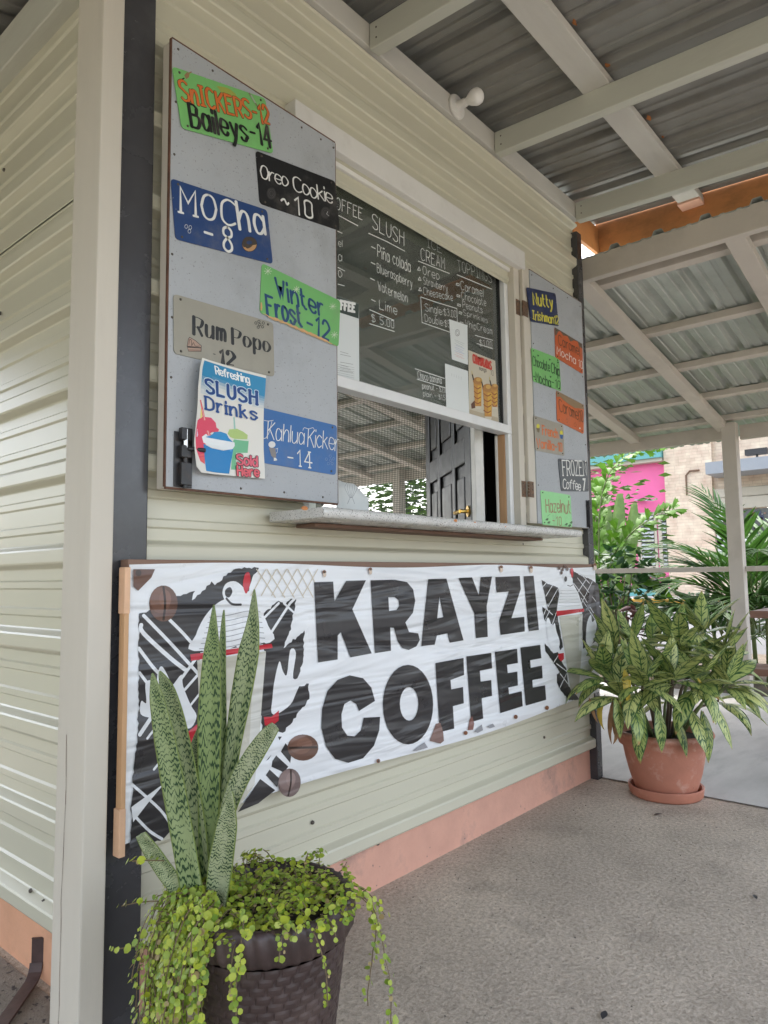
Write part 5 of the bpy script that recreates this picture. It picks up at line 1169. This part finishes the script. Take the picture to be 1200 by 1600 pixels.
sleaf([(292, 1405), (262, 1365), (238, 1330), (220, 1303)], [22, 24, 22, 14], 1.36, 1.33, .2)
sleaf([(336, 1425), (346, 1350), (356, 1285), (361, 1236)], [30, 36, 30, 3], 1.36, 1.35, -.1)
sleaf([(345, 1420), (358, 1300), (366, 1230), (373, 1190)], [12, 13, 10, 1], 1.42, 1.43, .3)

creep = thing('creeping_plant', (PC.x, PC.y, .37), 'yellow-green round-leaved creeper spilling over the rim of the woven planter', 'plant')
def round_leaf(seed):
    rn = random.Random(seed); m = MB(); n = 7; vs = [(0, 0, 0)]
    for i in range(n): a = 2 * math.pi * i / n; r_ = rn.uniform(.88, 1.08); vs.append((.15 + r_ * math.cos(a) * .95, r_ * math.sin(a), .22 * rn.uniform(.6, 1.1)))
    return vs, [(0, 1 + i, 1 + (i + 1) % n) for i in range(n)]
RL = [round_leaf(i) for i in range(5)]
rn = random.Random(11)
lv = []   # (pos, normal, size)
stems = MB()
def strand(p, vel, n, grav, spread, size, out_dir, step=.013):
    p = Vector(p); v = Vector(vel); pts = [p.copy()]
    for i in range(n):
        v += Vector((rn.uniform(-1, 1) * spread, rn.uniform(-1, 1) * spread, -grav)); v.normalize(); q = p + v * step
        rr_ = Vector((q.x - PC.x, q.y - PC.y)); lim = .172 if q.z > .31 else .115 + .05 * max(0, q.z) / .315 + .012
        if q.z < .385 and rr_.length < lim and rr_.length > .05 and p.z < .40 and (Vector((p.x - PC.x, p.y - PC.y)).length > .14):
            rr_ = rr_.normalized() * (lim + .004); q.x = PC.x + rr_.x; q.y = PC.y + rr_.y
        q.z = max(.004, q.z); p = q; pts.append(p.copy())
        for sgn in (-1, 1):
            if rn.random() < .86:
                a = rn.uniform(0, 6.28); off = Vector((math.cos(a), math.sin(a), rn.uniform(-.3, .6))).normalized()
                nrm = (Vector((0, 0, 1)) * rn.uniform(.2, 1.0) + off * .6 + Vector(out_dir) * rn.uniform(.3, 1.0) - CF * .35).normalized()
                lv.append((p + off * rn.uniform(.004, .010), nrm, size * (rn.uniform(.55, 1.15) if rn.random() < .85 else rn.uniform(1.2, 1.6))))
    stems.tube(pts, .0011, 4, cap=False)
for i in range(230):   # cover over the soil
    a = rn.uniform(0, 6.28); r_ = .145 * math.sqrt(rn.random()); x = PC.x + r_ * math.cos(a); y = PC.y + r_ * math.sin(a)
    th = rn.uniform(0, 6.28); strand((x, y, .362), (math.cos(th) * .7, math.sin(th) * .7, rn.uniform(.5, 1.2)), rn.randint(3, 6), .14, .3, .0053, (0, 0, 1), .011)
LD = -CR; 
for i in range(170):   # the heavy curtain on the left
    a = rn.gauss(.1, .45); d = (LD * math.cos(a) + Vector((-CF.x, -CF.y, 0)).normalized() * (math.sin(a) * .9 + .18)); d.z = 0; d.normalize()
    p = PC + d * rn.uniform(.10, .155) + Vector((0, 0, .385 + rn.uniform(0, .03))); 
    strand(p, d * rn.uniform(.35, .75) + Vector((0, 0, rn.uniform(.1, .6))), rn.randint(8, 30), rn.uniform(.24, .42), .20, .0052 * rn.uniform(.8, 1.25), d, .0115)
for i in range(22):    # back and left top fringe
    a = rn.uniform(0, 6.28); d = Vector((math.cos(a), math.sin(a), 0)); strand(PC + d * .14 + Vector((0, 0, .38)), d * .6 + Vector((0, 0, .6)), rn.randint(3, 6), .2, .3, .006, d)
for ang, n in ((0.0, 26), (.1, 20), (-.12, 8)):   # strands down the right side
    d = CR * math.cos(ang) - Vector((CF.x, CF.y, 0)) * math.sin(ang); d.z = 0; d.normalize(); strand(PC + d * .150 + Vector((0, 0, .388)), d * .9 + Vector((0, 0, .3)), n, .3, .18, .0056, d)
for ang, n in ((1.0, 12), (1.25, 5), (.75, 4)):
    d = CR * math.cos(ang) - Vector((CF.x, CF.y, 0)) * math.sin(ang); d.z = 0; d.normalize(); strand(PC + d * .150 + Vector((0, 0, .388)), d * .8 + Vector((0, 0, .3)), n, .35, .15, .0045, d)
for q, vv, n in (((205, 1408), -1, 3), ((200, 1480), -1, 4), ((215, 1345), -1, 3)):
    p = atD(q, 1.33); strand(p + CR * .05, -CR + Vector((0, 0, .1)), n + 2, .05, .2, .0062, -CR)
stems.build('vine_stems', vinem, creep, kind='stuff')
def leaf_col(rnd, p):
    f = rnd.random(); g = rnd.random()
    return (.20 + .34 * f, .33 + .27 * f, .035 + .09 * f * g) if g < .94 else (.40, .30, .13)
lv.sort(key=lambda q: (q[0] - CAM).length / q[2])
LEAFMESH = []
for i in range(10):
    m = MB(); vs, fs = RL[i % 5]; m.add(vs, fs, col=leaf_col(rn, None)); LEAFMESH.append(m.mesh('leaf', Vector((0, 0, 0)), [creepm], True))
rest = MB()
for i, (p, nrm, s_) in enumerate(lv):
    M3 = nrm.to_track_quat('Z', 'Y').to_matrix().to_4x4() @ Matrix.Rotation(rn.uniform(0, 6.28), 4, 'Z') @ Matrix.Scale(s_, 4); M3 = Matrix.Translation(p) @ M3
    if i < 290: link_copy(LEAFMESH[i % 10], 'leaf', creep, M3)
    else:
        vs, fs = RL[i % 5]; rest.add([M3 @ Vector(v) for v in vs], fs, col=leaf_col(rn, p))
rest.build('small_leaves', creepm, creep, smooth=True, kind='stuff')

# ---------------------------------------------------------------- far pot: terracotta with silver-green foliage
TC = Vector((2.487, -.372, 0))
tp = thing('terracotta_pot', (TC.x, TC.y, 0), 'round terracotta pot with saucer at the far corner of the kiosk', 'pot')
MB().lathe(TC, [(.0, .012), (.112, .012), (.128, .020), (.139, .05), (.156, .105), (.170, .165), (.179, .215), (.181, .226), (.196, .229), (.203, .262), (.212, .268), (.216, .276), (.213, .285), (.203, .290), (.190, .288), (.184, .270), (.178, .22)], 64).build('body', terram, tp, smooth=False, bevel=0)
MB().lathe(TC, [(.0, .002), (.150, .002), (.157, .010), (.163, .045), (.160, .048), (.152, .045), (.148, .014), (.0, .012)], 64).build('saucer', terram, tp)
b = MB(); vs = [(TC.x + .180 * math.cos(2 * math.pi * j / 40), TC.y + .180 * math.sin(2 * math.pi * j / 40), .255) for j in range(40)]; b.add(vs + [(TC.x, TC.y, .275)], [(j, (j + 1) % 40, 40) for j in range(40)]); b.build('soil', pottingm, tp)
for o in tp.children:
    if o.name.startswith(('body', 'saucer')):
        for p in o.data.polygons: p.use_smooth = True
        es = o.modifiers.new('edge', 'EDGE_SPLIT'); es.split_angle = R(50)
ag = thing('silver_green_plant', (TC.x, TC.y, .27), 'bushy silver-green variegated plant with some yellowed leaves in the terracotta pot', 'plant')
AGL = [leaf_mesh('leaf', .245, .08, dr, .26, agm, 9, .9, .004, i) for i, dr in enumerate((.35, .6, .9, 1.3, 1.8, .5))]
YEL_L = [leaf_mesh('yellow_leaf', .2, .05, 1.6, .5, yellowleaf, 9, .85, .006, 9)]; DRY_L = [leaf_mesh('withered_leaf', .17, .034, 1.2, .9, dryleafm, 9, .85, .012, 5), leaf_mesh('withered_leaf', .2, .028, .6, 1.2, dryleafm, 9, .9, .014, 8)]
rn = random.Random(23); tD = 3.24
heads = [((944, 1052), -.10, 12), ((962, 1015), .06, 9), ((990, 1000), .10, 9), ((1022, 1012), .16, 9), ((1060, 1005), -.05, 11), ((1098, 985), .08, 11), ((1128, 1020), .0, 10), ((1136, 1062), -.10, 13), ((1050, 1055), -.20, 10), ((1003, 1065), -.22, 10), ((1092, 1062), -.22, 11), ((968, 1078), -.16, 9), ((1040, 1085), .12, 8), ((1122, 1085), .12, 10), ((1080, 1030), .05, 9)]
cen = Vector((TC.x, TC.y, .5)); stemb = MB(); nl = 0
for (p, dd_, n) in heads:
    h = atD(p, tD + dd_); base = Vector((TC.x + (h.x - TC.x) * .25, TC.y + (h.y - TC.y) * .25, .26))
    mid = base.lerp(h, .5) + Vector((0, 0, .03)); sb = MB(); sb.tube([base, mid, h - Vector((0, 0, .03)), h], [.008, .007, .006, .004], 6); sb.build('stem', stemm if rn.random() < .6 else barkm, ag, smooth=True)
    outw = Vector((h.x - TC.x, h.y - TC.y, 0)); oa = math.atan2(outw.y, outw.x)
    for i in range(n):
        t = i / n; a = i * 2.4 + rn.uniform(-.3, .3)
        if rn.random() < .5: a = oa + rn.gauss(0, .8)
        pitch = 1.25 - 1.35 * t + rn.uniform(-.2, .2)
        me = AGL[min(5, int(t * 5.5))] if t < .9 else AGL[rn.choice((3, 4))]
        q = h - Vector((0, 0, .05 * t)); s_ = rn.uniform(.7, 1.12)
        link_copy(me, 'leaf', ag, orient(q, a, pitch, rn.uniform(-.4, .4), s_))
def hang(p, d, me, s_=1, yaw_=0, pitch=-.9, nm='leaf'): link_copy(me, nm, ag, orient(atD(p, d), yaw_, pitch, 0, s_))
for p in ((1005, 1115), (1025, 1105), (1050, 1115), (1075, 1105), (995, 1100), (1095, 1110), (960, 1090), (1110, 1095)):
    hang(p, 3.0 + rn.uniform(-.06, .06), AGL[rn.choice((1, 2))], rn.uniform(.7, .9), math.atan2(-CF.y, -CF.x) + rn.uniform(-.9, .9), rn.uniform(-1.0, -.6))
hang((945, 1085), 3.1, YEL_L[0], .85, 2.6, -.7, 'yellow_leaf'); hang((975, 1045), 3.0, YEL_L[0], .8, -2.2, -.7, 'yellow_leaf'); hang((1085, 1055), 3.0, YEL_L[0], .5, -1.6, -.4, 'yellow_leaf')
for p, yw, s_ in (((970, 1080), -2.6, .9), ((955, 1090), 2.4, 1.0), ((962, 1115), -2.2, .9), ((1100, 1110), -1.5, .9), ((1050, 1045), -2.4, .45), ((922, 1090), 2.5, .7), ((1062, 1130), -2.0, .55)): hang(p, 3.05, DRY_L[rn.randrange(2)], s_, yw, -1.25, 'withered_leaf')

# ---------------------------------------------------------------- planting beyond the rail
def frond(root, p0, d0, L_, n, lw, ll, m, droop=.8, sub=True, spread=.9, leafname='leaflet', lift=.25, tipdroop=.5):
    """arching frond: rachis with paired leaflets"""
    p = Vector(p0); d = Vector(d0).normalized(); pts = [p.copy()]; N_ = 14
    for i in range(N_):
        d = (d + Vector((0, 0, -droop / N_))).normalized(); p = p + d * (L_ / N_); pts.append(p.copy())
    fr = MB().tube(pts, [.007 * (1 - .8 * i / N_) + .0012 for i in range(N_ + 1)], 5).build('frond', stemm, root, smooth=True)
    me = leaf_mesh(leafname, ll, lw, tipdroop, .35, m, 5, .7, 0, int(L_ * 100))
    for k_ in range(n):
        t = .18 + .82 * k_ / (n - 1); s_ = t * N_; i = min(N_ - 1, int(s_)); q = pts[i].lerp(pts[i + 1], s_ - i); dr = (pts[i + 1] - pts[i]).normalized()
        sd_ = dr.cross(Vector((0, 0, 1)))
        if sd_.length < .1: sd_ = Vector((1, 0, 0))
        sd_.normalize(); up = sd_.cross(dr)
        for sg in (-1, 1):
            ang = spread * (1 - .35 * t) + rn.uniform(-.12, .12); v = (dr * math.cos(ang) + sd_ * sg * math.sin(ang) + up * (lift + rn.uniform(-.15, .15))).normalized()
            sc_ = (math.sin(math.pi * min(.97, .22 + .72 * t)) * .75 + .3) * rn.uniform(.85, 1.1)
            yv = up.cross(v).normalized(); zv = v.cross(yv); Mx = Matrix(((v.x, yv.x, zv.x, q.x), (v.y, yv.y, zv.y, q.y), (v.z, yv.z, zv.z, q.z), (0, 0, 0, 1)))
            o = bpy.data.objects.new(leafname, me); COL.objects.link(o); o.parent = fr; o.matrix_local = Matrix.Translation(-root_loc(fr)) @ Mx @ Matrix.Scale(sc_, 4)
    return fr
rn = random.Random(4)
def fish_mesh():   # wedge-shaped leaflet with a ragged end
    m = MB(); L_ = .2; vs = [(0, 0, 0), (.06, .022, .006), (.06, -.02, .006), (.13, .045, .0), (.13, -.032, .0), (.2, .06, -.02), (.175, .028, -.012), (.19, 0, -.02), (.165, -.02, -.012), (.16, -.045, -.016)]
    m.add(vs, [(0, 2, 1), (1, 2, 4, 3), (3, 6, 5), (3, 4, 8, 6), (6, 8, 7), (4, 9, 8)]); return m
fx = 6.35
fp = thing('fishtail_palm', tuple(atX((945, 960), fx))[:2] + (0,), 'bright green fishtail palm with ragged leaflets beyond the rail', 'palm')
FM = fish_mesh().mesh('leaflet', Vector((0, 0, 0)), [fishm], True)
def fish_frond(px, d=fx, n=26, big=1.0):
    P3 = [atX(q, d + i * .03) for i, q in enumerate(px)]; pts = [P3[0].lerp(P3[1], t) for t in (0,)]; sm = []
    for i in range(len(P3) - 1):
        for k_ in range(8):
            f = k_ / 8; p0 = P3[max(0, i - 1)]; p1 = P3[i]; p2 = P3[i + 1]; p3 = P3[min(len(P3) - 1, i + 2)]; sm.append(.5 * (2 * p1 + (p2 - p0) * f + (2 * p0 - 5 * p1 + 4 * p2 - p3) * f * f + (3 * p1 - p0 - 3 * p2 + p3) * f ** 3))
    sm.append(P3[-1]); fr = MB().tube(sm, [.011 * (1 - i / len(sm)) + .002 for i in range(len(sm))], 5).build('frond', stemm, fp, smooth=True)
    for k_ in range(n):
        t = .05 + .95 * k_ / n; s_ = t * (len(sm) - 1); i = min(len(sm) - 2, int(s_)); q = sm[i].lerp(sm[i + 1], s_ - i); dr = (sm[i + 1] - sm[i]).normalized(); sd_ = dr.cross(Vector((-1, .1, .25))).normalized()
        for sg in (-1, 1):
            for rep in range(2):
                ang = rn.uniform(.3, 1.0); v = (dr * math.cos(ang) + sd_ * sg * math.sin(ang) + Vector((-1, 0, 0)) * rn.uniform(-.5, .6)).normalized(); up = Vector((-.7, 0, .7)); yv = up.cross(v).normalized(); zv = v.cross(yv)
                Mx = Matrix(((v.x, yv.x, zv.x, q.x), (v.y, yv.y, zv.y, q.y), (v.z, yv.z, zv.z, q.z), (0, 0, 0, 1))); s2_ = big * rn.uniform(.55, .95) * (1.1 - .3 * t)
                o = bpy.data.objects.new('leaflet', FM); COL.objects.link(o); o.parent = fr; o.matrix_local = Matrix.Translation(-root_loc(fr)) @ Mx @ Matrix.Scale(s2_, 4)
fish_frond([(938, 980), (936, 880), (938, 790), (955, 735), (995, 704), (1050, 692)], n=22, big=1.0)
fish_frond([(945, 970), (955, 880), (985, 835), (1025, 806), (1055, 796)], n=17, big=.95)
fish_frond([(940, 970), (943, 900), (955, 850), (965, 825)], n=11, big=1.05)
fish_frond([(932, 970), (930, 860), (932, 800), (940, 760)], fx + .3, n=18, big=1.3)
fish_frond([(950, 975), (985, 920), (1015, 905), (1045, 918)], fx - .25, n=9, big=1.1)
# banana plant
bp_ = thing('banana_plant', tuple(atX((965, 970), 7.3))[:2] + (0,), 'pale green upright banana leaves behind the fishtail palm', 'plant')
for (a, b_, wpx) in (((955, 900), (962, 770), 26), ((972, 900), (985, 785), 24), ((948, 900), (945, 790), 18)):
    P0 = atX(a, 7.3); P1 = atX(b_, 7.45); P0.z = max(.3, P0.z - .35); n = 10; sp = [P0.lerp(P1, i / n) + Vector((.1 * (i / n) ** 2, 0, 0)) for i in range(n + 1)]; wd = [wpx / FPX * 8.4 * (.12 + .95 * math.sin(math.pi * min(1, .05 + .9 * (i / n) ** 1.3)) ** .6) for i in range(n + 1)]
    blade(sp, wd, (.25, 1, 0), .35, 6).build('leaf', bananam, bp_, smooth=True)
MB().tube([bp_.location, bp_.location + Vector((0, 0, .9))], [.06, .04], 8).build('stem', stemm, bp_, smooth=True)
# dark shrub
def shrub(name, c, rad, n, m, label, cat, size, seed, stemn=5, W=.45, kindname='leaf'):
    rs = random.Random(seed); root = thing(name, (c.x, c.y, 0), label, cat); me = [leaf_mesh(kindname, size, size * W, .5, .3, m, 4, .8, 0, i) for i in range(3)]
    for i in range(stemn):
        a = rs.uniform(0, 6.28); tip = Vector((c.x + rad.x * .6 * math.cos(a), c.y + rad.y * .6 * math.sin(a), c.z + rad.z * rs.uniform(0, .6))); MB().tube([Vector((c.x, c.y, 0)), Vector((c.x, c.y, 0)).lerp(tip, .5) + Vector((0, 0, .1)), tip], [.012, .009, .004], 5).build('stem', barkm, root, smooth=True)
    for i in range(n):
        while True:
            v = Vector((rs.uniform(-1, 1), rs.uniform(-1, 1), rs.uniform(-1, 1)))
            if .35 < v.length < 1: break
        p = Vector((c.x + v.x * rad.x, c.y + v.y * rad.y, c.z + v.z * rad.z)); a = math.atan2(v.y, v.x) + rs.gauss(0, .8); link_copy(me[i % 3], kindname, root, orient(p, a, rs.uniform(-.6, .9), rs.uniform(-1, 1), rs.uniform(.7, 1.2)))
    return root
c = atX((965, 905), 5.95); shrub('dark_shrub', c, Vector((.3, .42, .36)), 230, shrubm, 'dark glossy shrub under the rail next to the kiosk corner', 'shrub', .13, 8)
c = atX((985, 985), 5.6); shrub('purple_plant', Vector((c.x, c.y, .55)), Vector((.14, .14, .25)), 24, magenta, 'small plant with dark purple leaves behind the terracotta pot', 'plant', .2, 3, W=.3)
# feathery palms
def areca(c, nf, H, seed, label, big=1.0, yaw0=None):
    global rn
    rn = random.Random(seed); root = thing('areca_palm', (c.x, c.y, 0), label, 'palm', 'feathery palms beyond the rail')
    for i in range(4):
        a = i * 1.6 + rn.random(); p = Vector((c.x + .10 * math.cos(a), c.y + .10 * math.sin(a), 0)); MB().tube([p, p + Vector((.04 * math.cos(a), .04 * math.sin(a), H * .55))], [.022, .016], 7).build('cane', stemm, root, smooth=True)
    for i in range(nf):
        a = i * 2.4 + rn.uniform(-.3, .3); el = rn.uniform(.75, 1.35); p = Vector((c.x + .07 * math.cos(a), c.y + .07 * math.sin(a), H * rn.uniform(.28, .6)))
        frond(root, p, (math.cos(a) * math.cos(el), math.sin(a) * math.cos(el), math.sin(el)), big * rn.uniform(.8, 1.15), 18, .036, .46, arecam, rn.uniform(1.2, 1.9), spread=.75, lift=.15, tipdroop=.6)
    return root
areca(Vector((6.2, .32, 0)), 13, .95, 3, 'feathery palm whose fronds fan out left of the white post', .85)
areca(Vector((6.4, .12, 0)), 22, 1.45, 5, 'dense feathery palm filling the gap right of the white post', 1.05)

# ---------------------------------------------------------------- picnic table in the shelter
tx = thing('picnic_table', (4.35, -.95, 0), 'brown picnic table with bench cut off by the right edge', 'table')
ta = atX((1187, 951), 4.25); tz = .76
for i in range(5): part('table_plank', tablem, tx, (4.0 + i * .142, 4.136 + i * .142, -2.2, ta.y, tz - .045, tz), bevel=.005)
be = atX((1169, 1046), 3.72)
for i in range(2): part('bench_plank', tablem, tx, (3.55 + i * .142, 3.686 + i * .142, -2.2, be.y, .42, .46), bevel=.005)
for y in (-1.2, -2.0):
    b = MB(); b.beam((3.62, y, .0), (4.2, y, .72), .045, .09); b.beam((5.0, y, 0.0), (4.45, y, .72), .045, .09); b.build('leg_frame', tablem, tx)
    part('cross_bar', tablem, tx, (3.56, 5.1, y + .03, y + .07, .34, .41)); part('cross_bar', tablem, tx, (4.02, 4.7, y + .03, y + .07, .64, .71))

# ---------------------------------------------------------------- across the street
FX = 27.0
H_ = lambda px, py: atX((px, py), FX)
pk_ = thing('pink_building', (FX + 3, 10, 0), 'hot pink single-storey building with teal trim and louvred windows across the street', 'building')
yR = H_(1046, 850).y; zt2 = H_(1000, 726).z
b = MB(); b.box(FX, FX + 8, yR, yR + 5.5, .12, zt2); b.build('wall', hotpink, pk_)
b = MB(); b.box(FX - .35, FX + 8, yR + .02, yR + 5.5, zt2, zt2 + .14); b.build('roof_soffit', creamtrim, pk_)
b = MB(); b.box(FX - .45, FX + 8, yR + .01, yR + 5.5, zt2 + .141, zt2 + .48); b.build('roof_fascia', teal, pk_)
b = MB(); b.box(FX - .04, FX - .001, yR, yR + 5.5, .12, H_(1040, 919).z); b.build('base_band', teal, pk_)
for (pa, pb, pt, pbm) in ((1003, 1024, 806, 885), (1036, 1050 - 1, 803, 885), (940, 962, 808, 885)):
    yA, yB = H_(pa, 850).y, max(H_(pb, 850).y, yR + .06); zA, zB = H_(pa, pbm).z, H_(pa, pt).z
    f = part('louvre_window', creamtrim, pk_, (FX - .06, FX - .002, yA, yA + .14, zA - .12, zB + .12), (FX - .06, FX - .002, yB - .1, yB, zA - .12, zB + .12), (FX - .06, FX - .002, yB, yA, zB, zB + .12), (FX - .06, FX - .002, yB, yA, zA - .12, zA), bevel=0)
    part('recess', shopdark, f, (FX - .012, FX - .003, yB, yA, zA, zB), bevel=0)
    n = 13
    for i in range(n):
        z = zA + (zB - zA) * (i + .5) / n; s_ = MB(); s_.hexa([(FX - .10, yB + .02, z - .035), (FX - .09, yB + .02, z - .045), (FX - .09, yA - .02, z - .045), (FX - .10, yA - .02, z - .035), (FX - .03, yB + .02, z + .05), (FX - .02, yB + .02, z + .04), (FX - .02, yA - .02, z + .04), (FX - .03, yA - .02, z + .05)])
        s_.build('slat', slatm, f)
q = H_(1012, 780); b = MB(); b.beam((FX - .02, q.y + .4, q.z), (FX - .6, q.y - .3, q.z - .1), .25, .06); b.cyl((FX - .01, q.y + .2, q.z - .02), (FX - .3, q.y + .2, q.z - .02), .03, 8); b.build('street_light_arm', canopym, pk_)
st = thing('stone_clad_building', (FX + 3, 2, 0), 'beige stone-clad shop building with grey canopy across the street', 'building')
yS = yR - .02; ysplit = H_(1118, 800).y; ztop = 9.5
b = MB(); b.box(FX - .25, FX + 8, ysplit, yS, .12, ztop); b.build('wall', stonem, st)
zc = H_(1150, 745).z; wz0, wz1 = H_(1170, 845).z, H_(1170, 800).z; y_end = -14
b = MB(); b.box(FX - .05, FX + 8, y_end, ysplit - .001, wz1 + .9, ztop); b.build('wall', stonem, st)
b = MB(); b.box(FX - .05, FX + 8, y_end, ysplit - .001, .12, H_(1170, 905).z); b.build('wall', stonem, st)
b = MB(); b.box(FX - 1.5, FX - .051, y_end, H_(1108, 735).y - .3, zc, zc + .42); b.build('canopy', canopym, st)
part('shutter_box', creamtrim, st, (FX - .25, FX - .04, y_end, ysplit - .01, wz1 + .12, wz1 + .55), (FX - .2, FX - .04, y_end, ysplit - .01, wz1 + .56, wz1 + .9), bevel=.03)
part('shop_window', greyglass, st, (FX - .02, FX + .05, y_end, ysplit - .01, H_(1170, 905).z, wz1 + .11), bevel=0)
part('window_bar', alu, st, (FX - .09, FX - .03, y_end, ysplit - .02, wz0 - .12, wz0 + .12), (FX - .09, FX - .03, ysplit - .25, ysplit - .02, H_(1170, 905).z, wz1 + .1), (FX - .09, FX - .03, ysplit - 3.3, ysplit - 3.1, H_(1170, 905).z, wz1 + .1), bevel=.01)
rs = random.Random(2); gd = MB()
for i in range(150):
    y = rs.uniform(ysplit - 5, ysplit - .3); z = rs.uniform(wz0 + .15, wz1); s_ = rs.uniform(.03, .10); c = rs.choice([(.18, .03, .03), (.04, .10, .05), (.16, .16, .17), (.2, .12, .09), (.04, .05, .10), (.10, .04, .06), (.03, .03, .03), (.05, .05, .05)])
    gd.box(FX - .045, FX - .022, y - s_, y + s_, z - s_ * .8, z + s_ * .8, col=c)
gd.build('window_display', printm, st, kind='stuff')
q = H_(1196, 722); b = MB(); b.box(FX - 1.3, FX - 1.0, q.y - .35, q.y + .35, zc + .55, zc + .75); b.cyl((FX - 1.15, q.y, zc + .42), (FX - 1.15, q.y, zc + .56), .04, 8); b.build('floodlight', blackm, st)
q = H_(1075, 738); b = MB(); b.tube([(FX - .27, q.y, q.z - .9), (FX - .27, q.y, q.z - .15), (FX - .3, q.y - .15, q.z), (FX - .3, q.y - .5, q.z)], .035, 6); b.build('wall_pipe', rusty, st)
b = MB(); b.box(FX - .262, FX - .24, H_(1113, 700).y - .03, H_(1113, 700).y + .03, zc + .5, ztop); b.build('downpipe', stonem, st)

# ---------------------------------------------------------------- trees seen through the kiosk screen
def tree(c, H, crown, n, label, seed):
    rs = random.Random(seed); root = thing('garden_tree', (c[0], c[1], 0), label, 'tree', 'trees beyond the shelter')
    tr = MB(); top = Vector((c[0], c[1], H * .75)); tr.tube([(c[0], c[1], -.05), (c[0] + .05, c[1], H * .3), top], [.11, .08, .03], 8)
    lf = MB(); blobs = []
    for i in range(9):
        a = i * 2.4; e = Vector((c[0] + crown[0] * .65 * math.cos(a), c[1] + crown[0] * .65 * math.sin(a), H * rs.uniform(.35, 1))); tr.tube([Vector((c[0], c[1], H * rs.uniform(.15, .5))), e], [.035, .012], 5); blobs.append(e)
    tr.build('trunk', barkm, root, smooth=True)
    for i in range(n):
        bb = rs.choice(blobs); p = bb + Vector((rs.gauss(0, .33), rs.gauss(0, .33), rs.gauss(0, .3))) * crown[1]; s_ = rs.uniform(.05, .11)
        M3 = Matrix.Translation(p) @ Matrix.Rotation(rs.uniform(0, 6.28), 4, 'Z') @ Matrix.Rotation(rs.uniform(-1.2, 1.2), 4, 'X'); lf.add([M3 @ Vector(v) for v in ((-s_, 0, 0), (0, s_ * .4, s_ * .15), (s_, 0, 0), (0, -s_ * .4, s_ * .15))], [(0, 1, 2), (0, 2, 3)])
    lf.build('crown', treem, root, kind='stuff')
tree((7.6, 4.55), 2.7, (1.1, 1.0), 5000, 'leafy green tree seen through the insect screen beside the far post', 3)
tree((9.5, 7.9), 2.0, (1.2, .9), 2200, 'thin small tree against the sky seen low through the screen', 6)
tree((8.3, 2.9), 3.0, (1.0, 1.0), 2600, 'leafy tree behind the fishtail palm, hidden mostly by the kiosk', 8)

tl = MB(); rs = random.Random(77)  # unseen tree line added to hold back low sky light on the left wall
for i in range(2600):
    t = rs.random(); y = -9 + 42 * t; h = 4.2 + 1.6 * math.sin(y * .7) + 1.1 * math.sin(y * 1.9 + 1); z = h * rs.random() ** .7; x = -17 + rs.gauss(0, .9) * (1.1 - z / (h + 3)); q = rs.uniform(.25, .55)
    M3 = Matrix.Translation((x, y, z)) @ Matrix.Rotation(rs.uniform(0, 6.28), 4, 'Z') @ Matrix.Rotation(rs.uniform(-1.3, 1.3), 4, 'X'); tl.add([M3 @ Vector(v) for v in ((-q, 0, 0), (0, q * .5, q * .2), (q, 0, 0), (0, -q * .5, q * .2))], [(0, 1, 2), (0, 2, 3)])
tl.build('shading_trees', treem, kind='stuff')
